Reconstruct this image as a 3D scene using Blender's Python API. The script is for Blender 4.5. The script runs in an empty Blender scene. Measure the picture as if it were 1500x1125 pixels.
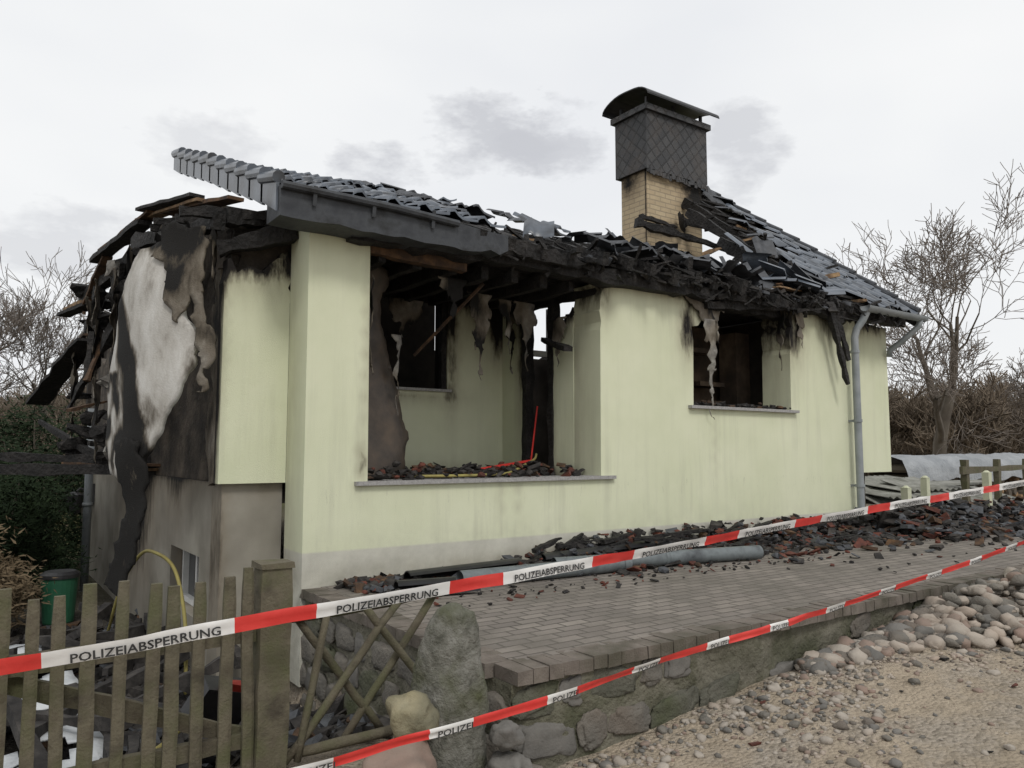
import bpy, bmesh, math, random
from mathutils import Vector, Matrix, Euler, noise
from mathutils.geometry import delaunay_2d_cdt
rnd=random.Random(7)
sc=bpy.context.scene
def link(o,parent=None):
    sc.collection.objects.link(o)
    if parent: o.parent=parent
    return o
def empty(name):
    e=bpy.data.objects.new(name,None); e.empty_display_size=.2
    return link(e)
def nz(x,y=0,z=0,s=1.0): return noise.noise(Vector((x*s,y*s,z*s)))
def interp(x,tab):
    if x<=tab[0][0]: return tab[0][1]
    for (a,b),(c,d) in zip(tab,tab[1:]):
        if x<=c: return b+(d-b)*(x-a)/(c-a)
    return tab[-1][1]
def ss(a,b,x):
    t=min(1,max(0,(x-a)/(b-a))); return t*t*(3-2*t)
# ---------------------------------------------------------------- materials
class NT:
    def __init__(s,nt): s.t=nt; s.n=nt.nodes; s.l=nt.links
    def new(s,ty,**k):
        n=s.n.new(ty)
        for a,b in k.items():
            if a in n.inputs: n.inputs[a].default_value=b
            else: setattr(n,a,b)
        return n
    def math(s,op,a,b=None,c=None,clamp=False):
        n=s.n.new('ShaderNodeMath'); n.operation=op; n.use_clamp=clamp
        for i,v in enumerate((a,b,c)):
            if v is None: continue
            if isinstance(v,(int,float)): n.inputs[i].default_value=v
            else: s.l.new(v,n.inputs[i])
        return n.outputs[0]
    def noise(s,vec,scale,detail=5,rough=.6):
        n=s.n.new('ShaderNodeTexNoise'); n.inputs['Scale'].default_value=scale
        n.inputs['Detail'].default_value=detail; n.inputs['Roughness'].default_value=rough
        if vec is not None: s.l.new(vec,n.inputs['Vector'])
        return n.outputs['Fac']
    def ramp(s,fac,stops):
        n=s.n.new('ShaderNodeValToRGB'); e=n.color_ramp.elements
        while len(e)<len(stops): e.new(.5)
        for el,(p,c) in zip(e,stops): el.position=p; el.color=(*c,1)
        s.l.new(fac,n.inputs[0]); return n.outputs[0]
    def mix(s,fac,a,b,mode='MIX'):
        n=s.n.new('ShaderNodeMix'); n.data_type='RGBA'; n.blend_type=mode; n.clamp_factor=True
        for i,v in ((0,fac),(6,a),(7,b)):
            if isinstance(v,(int,float)): n.inputs[i].default_value=v
            elif isinstance(v,tuple): n.inputs[i].default_value=(*v,1)
            else: s.l.new(v,n.inputs[i])
        return n.outputs[2]
def base_mat(name):
    m=bpy.data.materials.new(name); m.use_nodes=True
    t=NT(m.node_tree); b=t.n['Principled BSDF']
    co=t.n.new('ShaderNodeTexCoord').outputs['Object']
    return m,t,b,co
def bumpn(t,b,h,strength,dist=.01):
    n=t.n.new('ShaderNodeBump'); n.inputs['Strength'].default_value=strength; n.inputs['Distance'].default_value=dist
    t.l.new(h,n.inputs['Height']); t.l.new(n.outputs[0],b.inputs['Normal'])
def M(name,c1,c2,scale=5,rough=.9,bump=.4,bscale=40,metal=0,soot=False,bd=.01,c3=None,spec=.3,big=None):
    m,t,b,co=base_mat(name)
    n1=t.noise(co,scale)
    st=[(.33,c1),(.67,c2)]
    if c3: st=[(.3,c1),(.5,c2),(.72,c3)]
    col=t.ramp(n1,st)
    if big:
        n0=t.noise(co,big[0],3); f=t.ramp(n0,[(.45,(0,0,0)),(.68,(1,1,1))])
        col=t.mix(f,col,big[1])
    n2=t.noise(co,bscale,4)
    if soot:
        at=t.n.new('ShaderNodeAttribute'); at.attribute_name='soot'
        a=at.outputs['Fac']
        mp=t.new('ShaderNodeMapping'); mp.inputs['Scale'].default_value=(1,1,.35); t.l.new(co,mp.inputs[0])
        ns=t.noise(mp.outputs[0],7,8,.65)
        s_=t.math('MULTIPLY',a,t.math('MULTIPLY_ADD',ns,2.2,-.1))
        f1=t.math('MULTIPLY',s_,1.6,clamp=True)
        f2=t.math('MULTIPLY_ADD',s_,2.4,-.75,clamp=True)
        col=t.mix(f1,col,(.2,.165,.12)); col=t.mix(f2,col,(.014,.013,.012))
    t.l.new(col,b.inputs['Base Color'])
    b.inputs['Roughness'].default_value=rough; b.inputs['Metallic'].default_value=metal
    b.inputs['Specular IOR Level'].default_value=spec
    bumpn(t,b,n2,bump,bd)
    return m
def wallmat():
    m,t,b,co=base_mat('green_render')
    n1=t.noise(co,1.3,5)
    col=t.ramp(n1,[(.3,(.625,.65,.462)),(.7,(.70,.715,.535))])
    mp=t.new('ShaderNodeMapping'); mp.inputs['Scale'].default_value=(7,7,.45); t.l.new(co,mp.inputs[0])
    st=t.noise(mp.outputs[0],1.0,7,.72)
    f=t.ramp(st,[(.48,(0,0,0)),(.8,(1,1,1))])
    pt=t.ramp(t.noise(co,.7,3),[(.4,(.15,.15,.15)),(.65,(1,1,1))])
    fs=t.math('MULTIPLY',t.math('MULTIPLY',f,.55),pt); col=t.mix(fs,col,(.35,.35,.265))
    mp3=t.new('ShaderNodeMapping'); mp3.inputs['Scale'].default_value=(30,30,5); t.l.new(co,mp3.inputs[0])
    dr=t.ramp(t.noise(mp3.outputs[0],1.0,6,.75),[(.58,(0,0,0)),(.72,(1,1,1))])
    sp=t.n.new('ShaderNodeSeparateXYZ'); t.l.new(co,sp.inputs[0])
    band=t.math('MULTIPLY',t.math('MULTIPLY_ADD',sp.outputs[2],-20,16.5,clamp=True),t.math('MULTIPLY_ADD',sp.outputs[2],2.4,-.9,clamp=True))
    col=t.mix(t.math('MULTIPLY',t.math('MULTIPLY',dr,band),.6),col,(.16,.155,.12))
    edge=t.math('MULTIPLY_ADD',sp.outputs[2],-60,17.0,clamp=True)
    pl=t.ramp(t.noise(co,4,6),[(.3,(.62,.61,.53)),(.7,(.50,.49,.43))])
    col=t.mix(edge,col,pl)
    lo=t.math('MULTIPLY_ADD',sp.outputs[2],-1.6,.8,clamp=True)
    lo=t.math('MULTIPLY',lo,t.ramp(t.noise(co,5,8,.7),[(.4,(0,0,0)),(.7,(1,1,1))]))
    col=t.mix(t.math('MULTIPLY',lo,.65),col,(.26,.25,.20))
    at=t.n.new('ShaderNodeAttribute'); at.attribute_name='soot'; a=at.outputs['Fac']
    mp2=t.new('ShaderNodeMapping'); mp2.inputs['Scale'].default_value=(1,1,.3); t.l.new(co,mp2.inputs[0])
    ns=t.noise(mp2.outputs[0],6,8,.68)
    s_=t.math('MULTIPLY',a,t.math('MULTIPLY_ADD',ns,2.4,-.2))
    f1=t.math('MULTIPLY',s_,1.3,clamp=True); f2=t.math('MULTIPLY_ADD',s_,2.6,-1.0,clamp=True)
    col=t.mix(f1,col,(.27,.24,.17)); col=t.mix(f2,col,(.018,.016,.015))
    t.l.new(col,b.inputs['Base Color']); b.inputs['Roughness'].default_value=.92
    b.inputs['Specular IOR Level'].default_value=.2
    bumpn(t,b,t.noise(co,180,3),.7,.006)
    return m
def brickmat(name,c1,c2,mort,bw,rh,ms,mode='xy',rough=.9,bd=.006,soot=False,big=None,spec=.3):
    m,t,b,co=base_mat(name)
    sp=t.n.new('ShaderNodeSeparateXYZ'); t.l.new(co,sp.inputs[0])
    cb=t.n.new('ShaderNodeCombineXYZ')
    if mode=='xy': t.l.new(sp.outputs[0],cb.inputs[0]); t.l.new(sp.outputs[1],cb.inputs[1])
    elif mode=='wall':
        t.l.new(t.math('ADD',sp.outputs[0],sp.outputs[1]),cb.inputs[0]); t.l.new(sp.outputs[2],cb.inputs[1])
    else:
        h=t.math('ADD',sp.outputs[0],sp.outputs[1])
        t.l.new(t.math('MULTIPLY',t.math('ADD',h,sp.outputs[2]),.72),cb.inputs[0])
        t.l.new(t.math('MULTIPLY',t.math('SUBTRACT',h,sp.outputs[2]),.72),cb.inputs[1])
    vec=cb.outputs[0]
    nv=t.n.new('ShaderNodeTexNoise'); nv.inputs['Scale'].default_value=3; t.l.new(co,nv.inputs['Vector'])
    va=t.n.new('ShaderNodeVectorMath'); va.operation='MULTIPLY_ADD'
    t.l.new(nv.outputs['Color'],va.inputs[0]); va.inputs[1].default_value=(.02,.02,.02); t.l.new(vec,va.inputs[2])
    br=t.n.new('ShaderNodeTexBrick'); t.l.new(va.outputs[0],br.inputs['Vector'])
    br.inputs['Color1'].default_value=(*c1,1); br.inputs['Color2'].default_value=(*c2,1); br.inputs['Mortar'].default_value=(*mort,1)
    br.inputs['Scale'].default_value=1; br.inputs['Mortar Size'].default_value=ms; br.inputs['Brick Width'].default_value=bw; br.inputs['Row Height'].default_value=rh
    br.inputs['Mortar Smooth'].default_value=.3
    if mode=='diag': br.offset=0
    n=t.noise(co,2.2,7,.7)
    col=t.mix(t.ramp(n,[(.35,(0,0,0)),(.7,(1,1,1))]),br.outputs['Color'],t.mix(.5,br.outputs['Color'],tuple(x*.55 for x in c1)))
    if big:
        f=t.ramp(t.noise(co,big[0],6,.7),[(.46,(0,0,0)),(.62,(1,1,1))]); col=t.mix(t.math('MULTIPLY',f,big[2]),col,big[1])
    if soot:
        at=t.n.new('ShaderNodeAttribute'); at.attribute_name='soot'
        s_=t.math('MULTIPLY',at.outputs['Fac'],t.math('MULTIPLY_ADD',t.noise(co,5,8,.7),2.2,-.1))
        col=t.mix(t.math('MULTIPLY',s_,1.4,clamp=True),col,(.16,.12,.08)); col=t.mix(t.math('MULTIPLY_ADD',s_,2.4,-.9,clamp=True),col,(.014,.013,.012))
    t.l.new(col,b.inputs['Base Color']); b.inputs['Roughness'].default_value=rough; b.inputs['Specular IOR Level'].default_value=spec
    h=t.math('ADD',t.math('MULTIPLY',br.outputs['Fac'],-1.0),t.math('MULTIPLY',t.noise(co,60,4),.5))
    bumpn(t,b,h,.8,bd)
    return m
def charmat(name,ash=.10,rough=.75):
    m,t,b,co=base_mat(name)
    v=t.n.new('ShaderNodeTexVoronoi'); v.inputs['Scale'].default_value=22; t.l.new(co,v.inputs['Vector'])
    n=t.noise(co,6,8,.7)
    col=t.ramp(n,[(.3,(.006,.006,.006)),(.55,(.02,.018,.017)),(.72,(ash*.5,ash*.45,ash*.42)),(.85,(ash*1.4,ash*1.3,ash*1.2))])
    t.l.new(col,b.inputs['Base Color']); b.inputs['Roughness'].default_value=rough
    b.inputs['Specular IOR Level'].default_value=.35
    h=t.math('ADD',v.outputs['Distance'],t.noise(co,70,4)); bumpn(t,b,h,.9,.02)
    return m
mWall=wallmat()
mChar=charmat('charred_timber'); mAsh=charmat('ash_and_char',.22,.9)
mInt=M('sooty_interior',(.02,.018,.016),(.05,.042,.035),3,.95,.5,30)
mGable=M('charred_masonry',(.018,.016,.015),(.06,.05,.04),2.5,.95,.8,18,c3=(.14,.115,.09),bd=.03)
mIntBrown=M('scorched_plaster',(.17,.125,.085),(.085,.062,.045),2.5,.95,.4,30,c3=(.03,.026,.022))
mBase=M('grey_basement_render',(.25,.23,.195),(.34,.32,.27),2,.95,.5,120,soot=True,bd=.004,big=(1.2,(.18,.165,.135)))
mEPS=M('insulation_sheet',(.60,.60,.58),(.72,.72,.70),3,.9,.5,60,soot=True,bd=.008)
mFab=M('scorched_mesh_fabric',(.07,.065,.06),(.17,.16,.145),9,.95,.8,90,soot=True,c3=(.32,.31,.28))
mPanel=M('scorched_panel',(.02,.017,.015),(.055,.042,.032),4,.55,.3,30,c3=(.09,.065,.045),spec=.5)
mTile=M('glazed_roof_tile',(.06,.072,.09),(.125,.145,.175),4,.33,.2,40,spec=.6,big=(2.5,(.035,.038,.043)))
mTileAsh=M('ashed_roof_tile',(.030,.032,.036),(.075,.08,.09),7,.55,.4,60,spec=.4)
mFascia=M('dark_fascia',(.028,.030,.035),(.05,.054,.06),5,.55,.3,50,c3=(.015,.015,.015))
mGranite=M('granite_sill',(.22,.215,.21),(.38,.37,.36),60,.6,.1,90)
mZinc=M('weathered_zinc',(.19,.21,.22),(.27,.29,.30),5,.5,.1,40,metal=.0,spec=.5)
mPipe=M('sooty_downpipe',(.085,.095,.10),(.15,.17,.175),4,.5,.15,30,spec=.4,c3=(.05,.055,.06))
mBlackPlastic=M('black_gutter_plastic',(.012,.012,.013),(.03,.03,.032),6,.45,.2,30,spec=.5)
mWoodBrown=M('scorched_board',(.15,.085,.045),(.07,.042,.026),8,.85,.5,60,c3=(.02,.017,.015))
mWoodNew=M('raw_lath',(.36,.24,.13),(.20,.13,.075),10,.85,.4,60,c3=(.06,.04,.03))
mBrickY=brickmat('buff_brick',(.54,.44,.29),(.46,.36,.235),(.34,.28,.20),.25,.082,.010,'wall',soot=True)
mSlate=brickmat('slate_cladding',(.026,.027,.03),(.055,.055,.057),(.007,.007,.007),.17,.17,.014,'diag',.5,.04,spec=.5,big=(3,(.07,.055,.045),.5))
mPaver=brickmat('concrete_paver',(.27,.24,.21),(.19,.168,.15),(.085,.078,.065),.20,.10,.008,'xy',.9,.008,big=(.9,(.13,.118,.10),.75))
mPaverEdge=M('paver_edge',(.13,.11,.095),(.19,.165,.14),9,.9,.6,80,big=(3,(.085,.078,.058)))
mConc=M('mossy_concrete',(.115,.108,.08),(.19,.178,.14),4,.95,1.0,25,bd=.03,big=(1.8,(.065,.07,.038)),c3=(.075,.075,.045))
mStone=M('fieldstone',(.12,.113,.10),(.19,.175,.15),3.5,.9,.8,40,bd=.02,big=(1.6,(.155,.125,.10)))
mStoneM=M('mossy_fieldstone',(.085,.085,.065),(.135,.13,.105),5,.95,.9,40,bd=.02,big=(2.2,(.07,.078,.04)))
mStone2=M('pale_cobble',(.38,.34,.29),(.27,.24,.205),5,.85,.5,60,big=(1.5,(.34,.27,.215)))
mStoneRed=M('reddish_cobble',(.25,.18,.145),(.21,.17,.14),6,.85,.5,60)
mStoneDk=M('dark_cobble',(.12,.115,.105),(.18,.17,.155),6,.85,.6,50)
mBoulderY=M('lichen_boulder',(.23,.20,.115),(.32,.285,.19),7,.9,.8,45,bd=.015,big=(3,(.15,.14,.095)))
mMenhir=M('lichen_granite',(.075,.075,.06),(.155,.152,.13),14,.94,1.0,55,bd=.02,big=(4,(.085,.09,.05)),c3=(.24,.235,.21))
mFence=M('weathered_fence_wood',(.085,.07,.05),(.13,.115,.08),6,.92,.7,70,big=(5,(.095,.095,.05)),c3=(.055,.046,.034))
mRed=M('clay_tile_shard',(.16,.055,.035),(.10,.035,.025),9,.85,.5,50,c3=(.03,.018,.015))
mRubble=M('black_rubble',(.012,.011,.011),(.035,.032,.03),8,.85,.6,50,c3=(.08,.072,.065))
mHose=M('yellow_hose',(.32,.28,.09),(.24,.20,.07),12,.6,.1,60)
mBark=M('bare_bark',(.09,.075,.06),(.15,.13,.105),3,.95,.5,20)
mTwig=M('grey_twig',(.13,.11,.095),(.20,.17,.145),3,.95,.2,20)
mBrush=M('brown_brushwood',(.12,.095,.07),(.20,.16,.12),1,.95,.2,20)
mEver=M('evergreen_needles',(.010,.019,.009),(.026,.042,.018),3,.85,.2,20,spec=.15)
mIvy=M('dry_bramble',(.10,.075,.045),(.17,.125,.075),3,.9,.2,20)
mCream=M('cream_post',(.48,.50,.36),(.58,.58,.44),5,.9,.3,60)
mTarp=M('grey_tarpaulin',(.22,.235,.25),(.33,.345,.36),3,.5,.6,14,bd=.04)
mCorr=M('weathered_corrugated_sheet',(.20,.20,.18),(.32,.32,.29),5,.85,.4,50,big=(2,(.12,.12,.10)))
mWhite=M('white_window_frame',(.55,.55,.53),(.66,.66,.64),5,.5,.05,30)
mGlass=M('dark_window_glass',(.02,.022,.024),(.04,.043,.046),2,.1,.0,10,spec=.6)
mGreenBin=M('green_bin_plastic',(.02,.09,.05),(.03,.12,.065),6,.5,.1,30)
mRedPl=M('red_plastic',(.35,.03,.02),(.25,.03,.02),8,.5,.1,30)
mSheetW=M('white_plastic_sheet',(.36,.38,.40),(.54,.56,.57),3,.7,.6,12,bd=.03)
mTapeR=M('tape_red',(.60,.035,.03),(.68,.06,.05),6,.45,.15,30,spec=.4)
mTapeW=M('tape_white',(.70,.69,.67),(.78,.77,.75),6,.45,.15,30,spec=.4)
mInk=M('tape_black_print',(.02,.02,.02),(.06,.06,.06),16,.6,0,30)
# ---------------------------------------------------------------- mesh builder
def ico(sub):
    bm=bmesh.new(); bmesh.ops.create_icosphere(bm,subdivisions=sub,radius=1)
    v=[x.co.copy() for x in bm.verts]; f=[[w.index for w in g.verts] for g in bm.faces]; bm.free(); return v,f
ICO={1:ico(1),2:ico(2),3:ico(3),4:ico(4)}
class MB:
    def __init__(s): s.v=[]; s.f=[]; s.m=[]; s.s=[]
    def add(s,vs,fs,mi=0,soot=0.):
        o=len(s.v); s.v.extend([tuple(x) for x in vs]); s.f.extend([[i+o for i in f] for f in fs]); s.m.extend([mi]*len(fs))
        s.s.extend(soot if isinstance(soot,list) else [soot]*len(vs))
    def box(s,c,sz,rot=(0,0,0),mi=0,jit=0,soot=0.):
        R=Euler(rot).to_matrix(); vs=[]
        for x in(-.5,.5):
            for y in(-.5,.5):
                for z in(-.5,.5):
                    p=Vector((x*sz[0],y*sz[1],z*sz[2]))
                    if jit: p+=Vector((rnd.uniform(-jit,jit),rnd.uniform(-jit,jit),rnd.uniform(-jit,jit)))
                    vs.append(R@p+Vector(c))
        s.add(vs,[(0,1,3,2),(4,6,7,5),(0,4,5,1),(2,3,7,6),(0,2,6,4),(1,5,7,3)],mi,soot)
    def beam(s,p,q,w,h,mi=0,jit=0,seg=1,up=(0,0,1),sag=0,taper=1.0):
        p=Vector(p);q=Vector(q);d=(q-p).normalized();u=Vector(up)
        sd=d.cross(u)
        if sd.length<1e-3: sd=d.cross(Vector((1,0,0)))
        sd.normalize(); u=sd.cross(d).normalized(); vs=[];fs=[]
        for i in range(seg+1):
            t=i/seg; c=p.lerp(q,t)+Vector((0,0,-sag*4*t*(1-t)))
            k=(1+(rnd.uniform(-1,1)*jit/w*2 if jit else 0))*(1+(taper-1)*t)
            if jit: c+=Vector((rnd.uniform(-jit,jit),rnd.uniform(-jit,jit),rnd.uniform(-jit,jit)))*.6
            for a,b in((-1,-1),(1,-1),(1,1),(-1,1)):
                vs.append(c+sd*a*w*.5*k+u*b*h*.5*k)
            if i:
                o=(i-1)*4
                for j in range(4): fs.append((o+j,o+(j+1)%4,o+4+(j+1)%4,o+4+j))
        fs.append((3,2,1,0)); o=seg*4; fs.append((o,o+1,o+2,o+3)); s.add(vs,fs,mi)
    def tube(s,pts,rs,n=10,mi=0,caps=True,open_top=False,soot=0.):
        pts=[Vector(p) for p in pts]
        if not isinstance(rs,(list,tuple)): rs=[rs]*len(pts)
        vs=[];fs=[]; ref=None
        for i,p in enumerate(pts):
            d=(pts[min(i+1,len(pts)-1)]-pts[max(i-1,0)]).normalized()
            if ref is None: ref=d.orthogonal().normalized()
            ref=(ref-d*ref.dot(d))
            if ref.length<1e-4: ref=d.orthogonal()
            ref.normalize(); b=d.cross(ref)
            for k in range(n):
                a=2*math.pi*k/n; vs.append(p+(ref*math.cos(a)+b*math.sin(a))*rs[i])
            if i:
                o=(i-1)*n
                for k in range(n): fs.append((o+k,o+(k+1)%n,o+n+(k+1)%n,o+n+k))
        if caps: fs.append(tuple(range(n-1,-1,-1))); o=(len(pts)-1)*n; fs.append(tuple(range(o,o+n)))
        s.add(vs,fs,mi,soot)
    def rock(s,c,r,mi=0,sub=2,amp=.22,seed=None,rot=None,fr=1.3,sq=1.0):
        V,Fc=ICO[sub]; sd=rnd.uniform(0,100) if seed is None else seed
        R=Euler(rot if rot else (rnd.uniform(-.4,.4),rnd.uniform(-.4,.4),rnd.uniform(0,6.3))).to_matrix()
        vs=[]
        for p in V:
            k=1+amp*1.6*nz(p.x*fr+sd,p.y*fr,p.z*fr)+amp*.5*nz(p.x*3.1*fr+sd,p.y*3.1*fr,p.z*3.1*fr)
            if sq!=1: p=Vector([math.copysign(abs(a)**sq,a) for a in p])
            q=Vector((p.x*r[0]*k,p.y*r[1]*k,p.z*r[2]*k)); vs.append(R@q+Vector(c))
        s.add(vs,Fc,mi)
    def build(s,name,mats,parent=None,smooth=False):
        me=bpy.data.meshes.new(name); me.from_pydata(s.v,[],s.f)
        for m in mats: me.materials.append(m)
        me.polygons.foreach_set('material_index',s.m)
        if smooth: me.polygons.foreach_set('use_smooth',[True]*len(s.f))
        if any(s.s):
            a=me.attributes.new('soot','FLOAT','POINT'); a.data.foreach_set('value',s.s)
        me.update()
        return link(bpy.data.objects.new(name,me),parent)
def inside(p,poly):
    x,y=p; c=False; n=len(poly); j=n-1
    for i in range(n):
        xi,yi=poly[i]; xj,yj=poly[j]
        if (yi>y)!=(yj>y) and x<(xj-xi)*(y-yi)/(yj-yi)+xi: c=not c
        j=i
    return c
def resample(loop,step,jag=None):
    out=[]; n=len(loop)
    for i in range(n):
        a=loop[i]; b=loop[(i+1)%n]; L=math.hypot(b[0]-a[0],b[1]-a[1]); k=max(1,int(L/step+.5))
        for j in range(k):
            t=j/k; p=[a[0]+(b[0]-a[0])*t,a[1]+(b[1]-a[1])*t]
            if jag and jag(*p):
                am=jag(*p); p[0]+=am*nz(p[0],p[1],3.3,11); p[1]+=am*(nz(p[0],p[1],9.7,8)+.6*nz(p[0],p[1],5.1,23))
            out.append((p[0],p[1]))
    return out
def wall(mb,outer,holes,place,thick,soot,mi=0,step=.08,jag=None,backsoot=1.0):
    lo=[resample(outer,step*.7,jag)]+[resample(h,step*.7,jag) for h in holes]
    pts=[];edges=[]
    for l in lo:
        o=len(pts); pts+= [Vector(p) for p in l]; edges+=[(o+i,o+(i+1)%len(l)) for i in range(len(l))]
    xs=[p[0] for p in lo[0]]; ys=[p[1] for p in lo[0]]
    def ins(p): return inside(p,lo[0]) and not any(inside(p,h) for h in lo[1:])
    y=min(ys)+step*.5; r=0
    while y<max(ys):
        x=min(xs)+step*(.3+.5*(r%2))
        while x<max(xs):
            if ins((x,y)): pts.append(Vector((x,y)))
            x+=step
        y+=step; r+=1
    V,E,Fc,_,_,_=delaunay_2d_cdt(pts,edges,[],0,1e-5)
    keep=[]
    for f in Fc:
        c=sum((V[i] for i in f),Vector((0,0)))/len(f)
        if ins((c.x,c.y)): keep.append(list(f))
    n=len(V); vs=[place(v.x,v.y,0) for v in V]+[place(v.x,v.y,thick) for v in V]
    st=[soot(v.x,v.y) for v in V]; st=st+[max(a,backsoot) for a in st]
    ec={}
    for f in keep:
        for i in range(len(f)):
            e=(f[i],f[(i+1)%len(f)]); ec[e]=1
    fs=keep+[[i+n for i in reversed(f)] for f in keep]
    for (a,b) in ec:
        if (b,a) not in ec: fs.append([b,a,a+n,b+n])
    mb.add([tuple(p) for p in vs],fs,mi,st)
# ================================================================ HOUSE
house=empty('burned_house')
def spot(u,v,cu,cv,ru,rv,k=1.0):
    q=((u-cu)/ru)**2+((v-cv)/rv)**2
    return k*math.exp(-q)
def soot_front(u,v):
    s=0
    top=interp(u,[(0,3.0),(.5,3.0),(3.1,2.9),(3.6,3.0),(4.4,2.9),(4.8,2.7),(6.5,2.95),(8,3.0)])
    s=max(s,.8*math.exp(-((top-v)/.12)) if u>.3 else .35*math.exp(-((top-v)/.06)))
    s=max(s,spot(u,v,4.50,2.5,.16,.42,.75),spot(u,v,6.55,2.7,.28,.5,.75),spot(u,v,7.4,2.95,.5,.38,.8))
    s=max(s,spot(u,v,3.22,2.8,.14,.3,.6),spot(u,v,.53,2.0,.035,1.0,.4),spot(u,v,.5,1.0,.05,.2,.6))
    for cx in(1.9,2.1): s=max(s,spot(u,v,cx,.65,.03,.2,.28))
    s=max(s,spot(u,v,4.95,1.1,.025,.35,.28),spot(u,v,1.6,.06,1.5,.10,.35),spot(u,v,5.5,.03,2.2,.12,.5))
    return min(1,s)
mb=MB()
outer=[(0,-.75),(7.95,-.75),(7.95,2.92),(7.7,2.86),(7.3,2.96),(6.96,3.01),(6.62,2.92),(6.44,2.9),(6.42,1.6),(4.58,1.6),(4.60,2.5),(4.78,2.66),(4.62,2.8),(4.44,2.89),(3.99,2.98),(3.63,2.99),(3.35,2.95),(3.17,2.86),(3.157,.80),(.55,.80),(.54,2.80),(.53,2.97),(0,2.97)]
wall(mb,outer,[],lambda u,v,w:(u,w,v),.43,soot_front,0,.09,jag=lambda u,v:(.07 if (v>2.4 and u>3.1 and u<7.9) else 0),backsoot=.28)
mb.build('front_wall',[mWall],house)
mb=MB()
wall(mb,[(-.55,.82),(-.002,.82),(-.002,2.8),(-.2,2.62),(-.55,2.6)],[],lambda u,v,w:(u,.43+w,v),.14,
     lambda u,v:min(1,math.exp(-(2.62-v)/.16)+spot(u,v,-.58,2.0,.05,.8,.5)),0,.08,jag=lambda u,v:.1 if v>2.4 else 0)
wall(mb,[(7.952,.78),(9.13,.78),(9.13,2.95),(7.952,2.95)],[],lambda u,v,w:(u,.2+w,v),.14,
     lambda u,v:min(1,.8*math.exp(-(2.95-v)/.2)),0,.1)
wall(mb,[(.342,.78),(9.4,.78),(9.4,3.1),(4.5,4.6),(.342,3.0)],[],lambda u,v,w:(9.13-w,u,v),.14,lambda u,v:min(1,.8*math.exp(-(3.2-v)/.3)),0,.2)
mb.build('insulated_wall',[mWall],house)
mb=MB()
def sb(u,v): return min(1,spot(u,v,4.2,.5,.9,.9,.9)+spot(u,v,2.2,.7,.5,.4,.4)+.4*math.exp(-(.82-v)/.08))
wall(mb,[(.803,-1.1),(9.6,-1.1),(9.6,.818),(.803,.818)],[[(1.16,-.38),(2.29,-.38),(2.29,.16),(1.16,.16)]],lambda u,v,w:(-.5+w,u,v),.3,sb,0,.15)
wall(mb,[(-.5,-1.1),(-.004,-1.1),(-.004,.818),(-.5,.818)],[],lambda u,v,w:(u,.5+w,v),.3,lambda u,v:spot(u,v,-.5,.2,.05,.8,.45)+spot(u,v,-.1,.8,.3,.08,.35),0,.08,backsoot=.3)
wall(mb,[(7.96,-.3),(9.08,-.3),(9.08,.778),(7.96,.778)],[],lambda u,v,w:(u,.6+w,v),.3,lambda u,v:.5,0,.12)
mb.build('basement_wall',[mBase],house)
mb=MB()
mb.box((-.36,1.725,-.35),(.06,1.13,.05)); mb.box((-.36,1.725,.135),(.06,1.13,.05)); mb.box((-.36,1.19,-.11),(.058,.05,.43));mb.box((-.36,2.26,-.11),(.058,.05,.43));mb.box((-.36,1.72,-.11),(.058,.06,.43))
mb.box((-.33,1.725,-.11),(.01,1.1,.46),mi=1)
mb.build('basement_window',[mWhite,mGlass],house)
mb=MB()
wall(mb,[(.575,.822),(9.6,.822),(9.6,2.2),(8.6,2.4),(7.2,2.7),(5.5,3.0),(4.2,3.25),(3.0,3.45),(2.0,3.3),(1.2,3.15),(.575,3.0)],
     [[(3.2,1.3),(4.4,1.3),(4.4,2.5),(3.2,2.6)],[(6,1.3),(7.4,1.3),(7.4,2.3),(6,2.3)]],lambda u,v,w:(-.45+w,u,v+.0),.3,lambda u,v:1,0,.15,jag=lambda u,v:.2 if v>2.2 else 0)
wall(mb,[(-.44,2.3),(.1,2.3),(.1,3.05),(-.3,3.1),(-.44,3.0)],[],lambda u,v,w:(u,.59+w,v),.2,lambda u,v:1,0,.1,jag=lambda u,v:.1)
mb.build('charred_gable_wall',[mGable],house)
mb=MB()
wall(mb,[(.58,.822),(.78,.83),(.9,1.3),(.7,1.7),(.8,2.2),(.7,2.6),(.58,2.6)],[],lambda u,v,w:(-.548+w,u,v),.08,lambda u,v:.5+.4*nz(u,v,0,4),0,.06,jag=lambda u,v:.1 if u>.62 else 0)
mb.build('gable_insulation',[mFab],house)
mb=MB()
mb.box((4.3,5.0,.70),(9.4,8.9,.12))
mb.box((3.0,9.55,1.9),(7,.2,2.2))
mb.box((1.3,3.3,2.3),(3.4,.15,3.1)); mb.box((4.5,3.75,1.65),(2.6,.15,1.78)); mb.box((7.4,3.75,1.83),(3.2,.15,2.1))  # left partition raised to block the sky, so the loggia window stays dark
mb.box((6.9,2.2,1.8),(.12,3.0,2.2))
mb.box((.1,1.3,1.8),(.15,1.7,2.1))
mb.build('inner_walls',[mInt],house)
mb=MB()
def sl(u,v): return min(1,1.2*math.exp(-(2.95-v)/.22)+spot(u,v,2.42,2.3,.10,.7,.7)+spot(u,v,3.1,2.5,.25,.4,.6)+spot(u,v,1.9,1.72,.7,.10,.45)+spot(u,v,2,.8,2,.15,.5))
wall(mb,[(.2,.765),(3.30,.765),(3.30,2.95),(.2,2.95)],[[(1.1,1.8),(2.37,1.8),(2.37,2.9),(1.1,2.9)]],lambda u,v,w:(u,1.8+w,v),.3,sl,0,.09)
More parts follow.
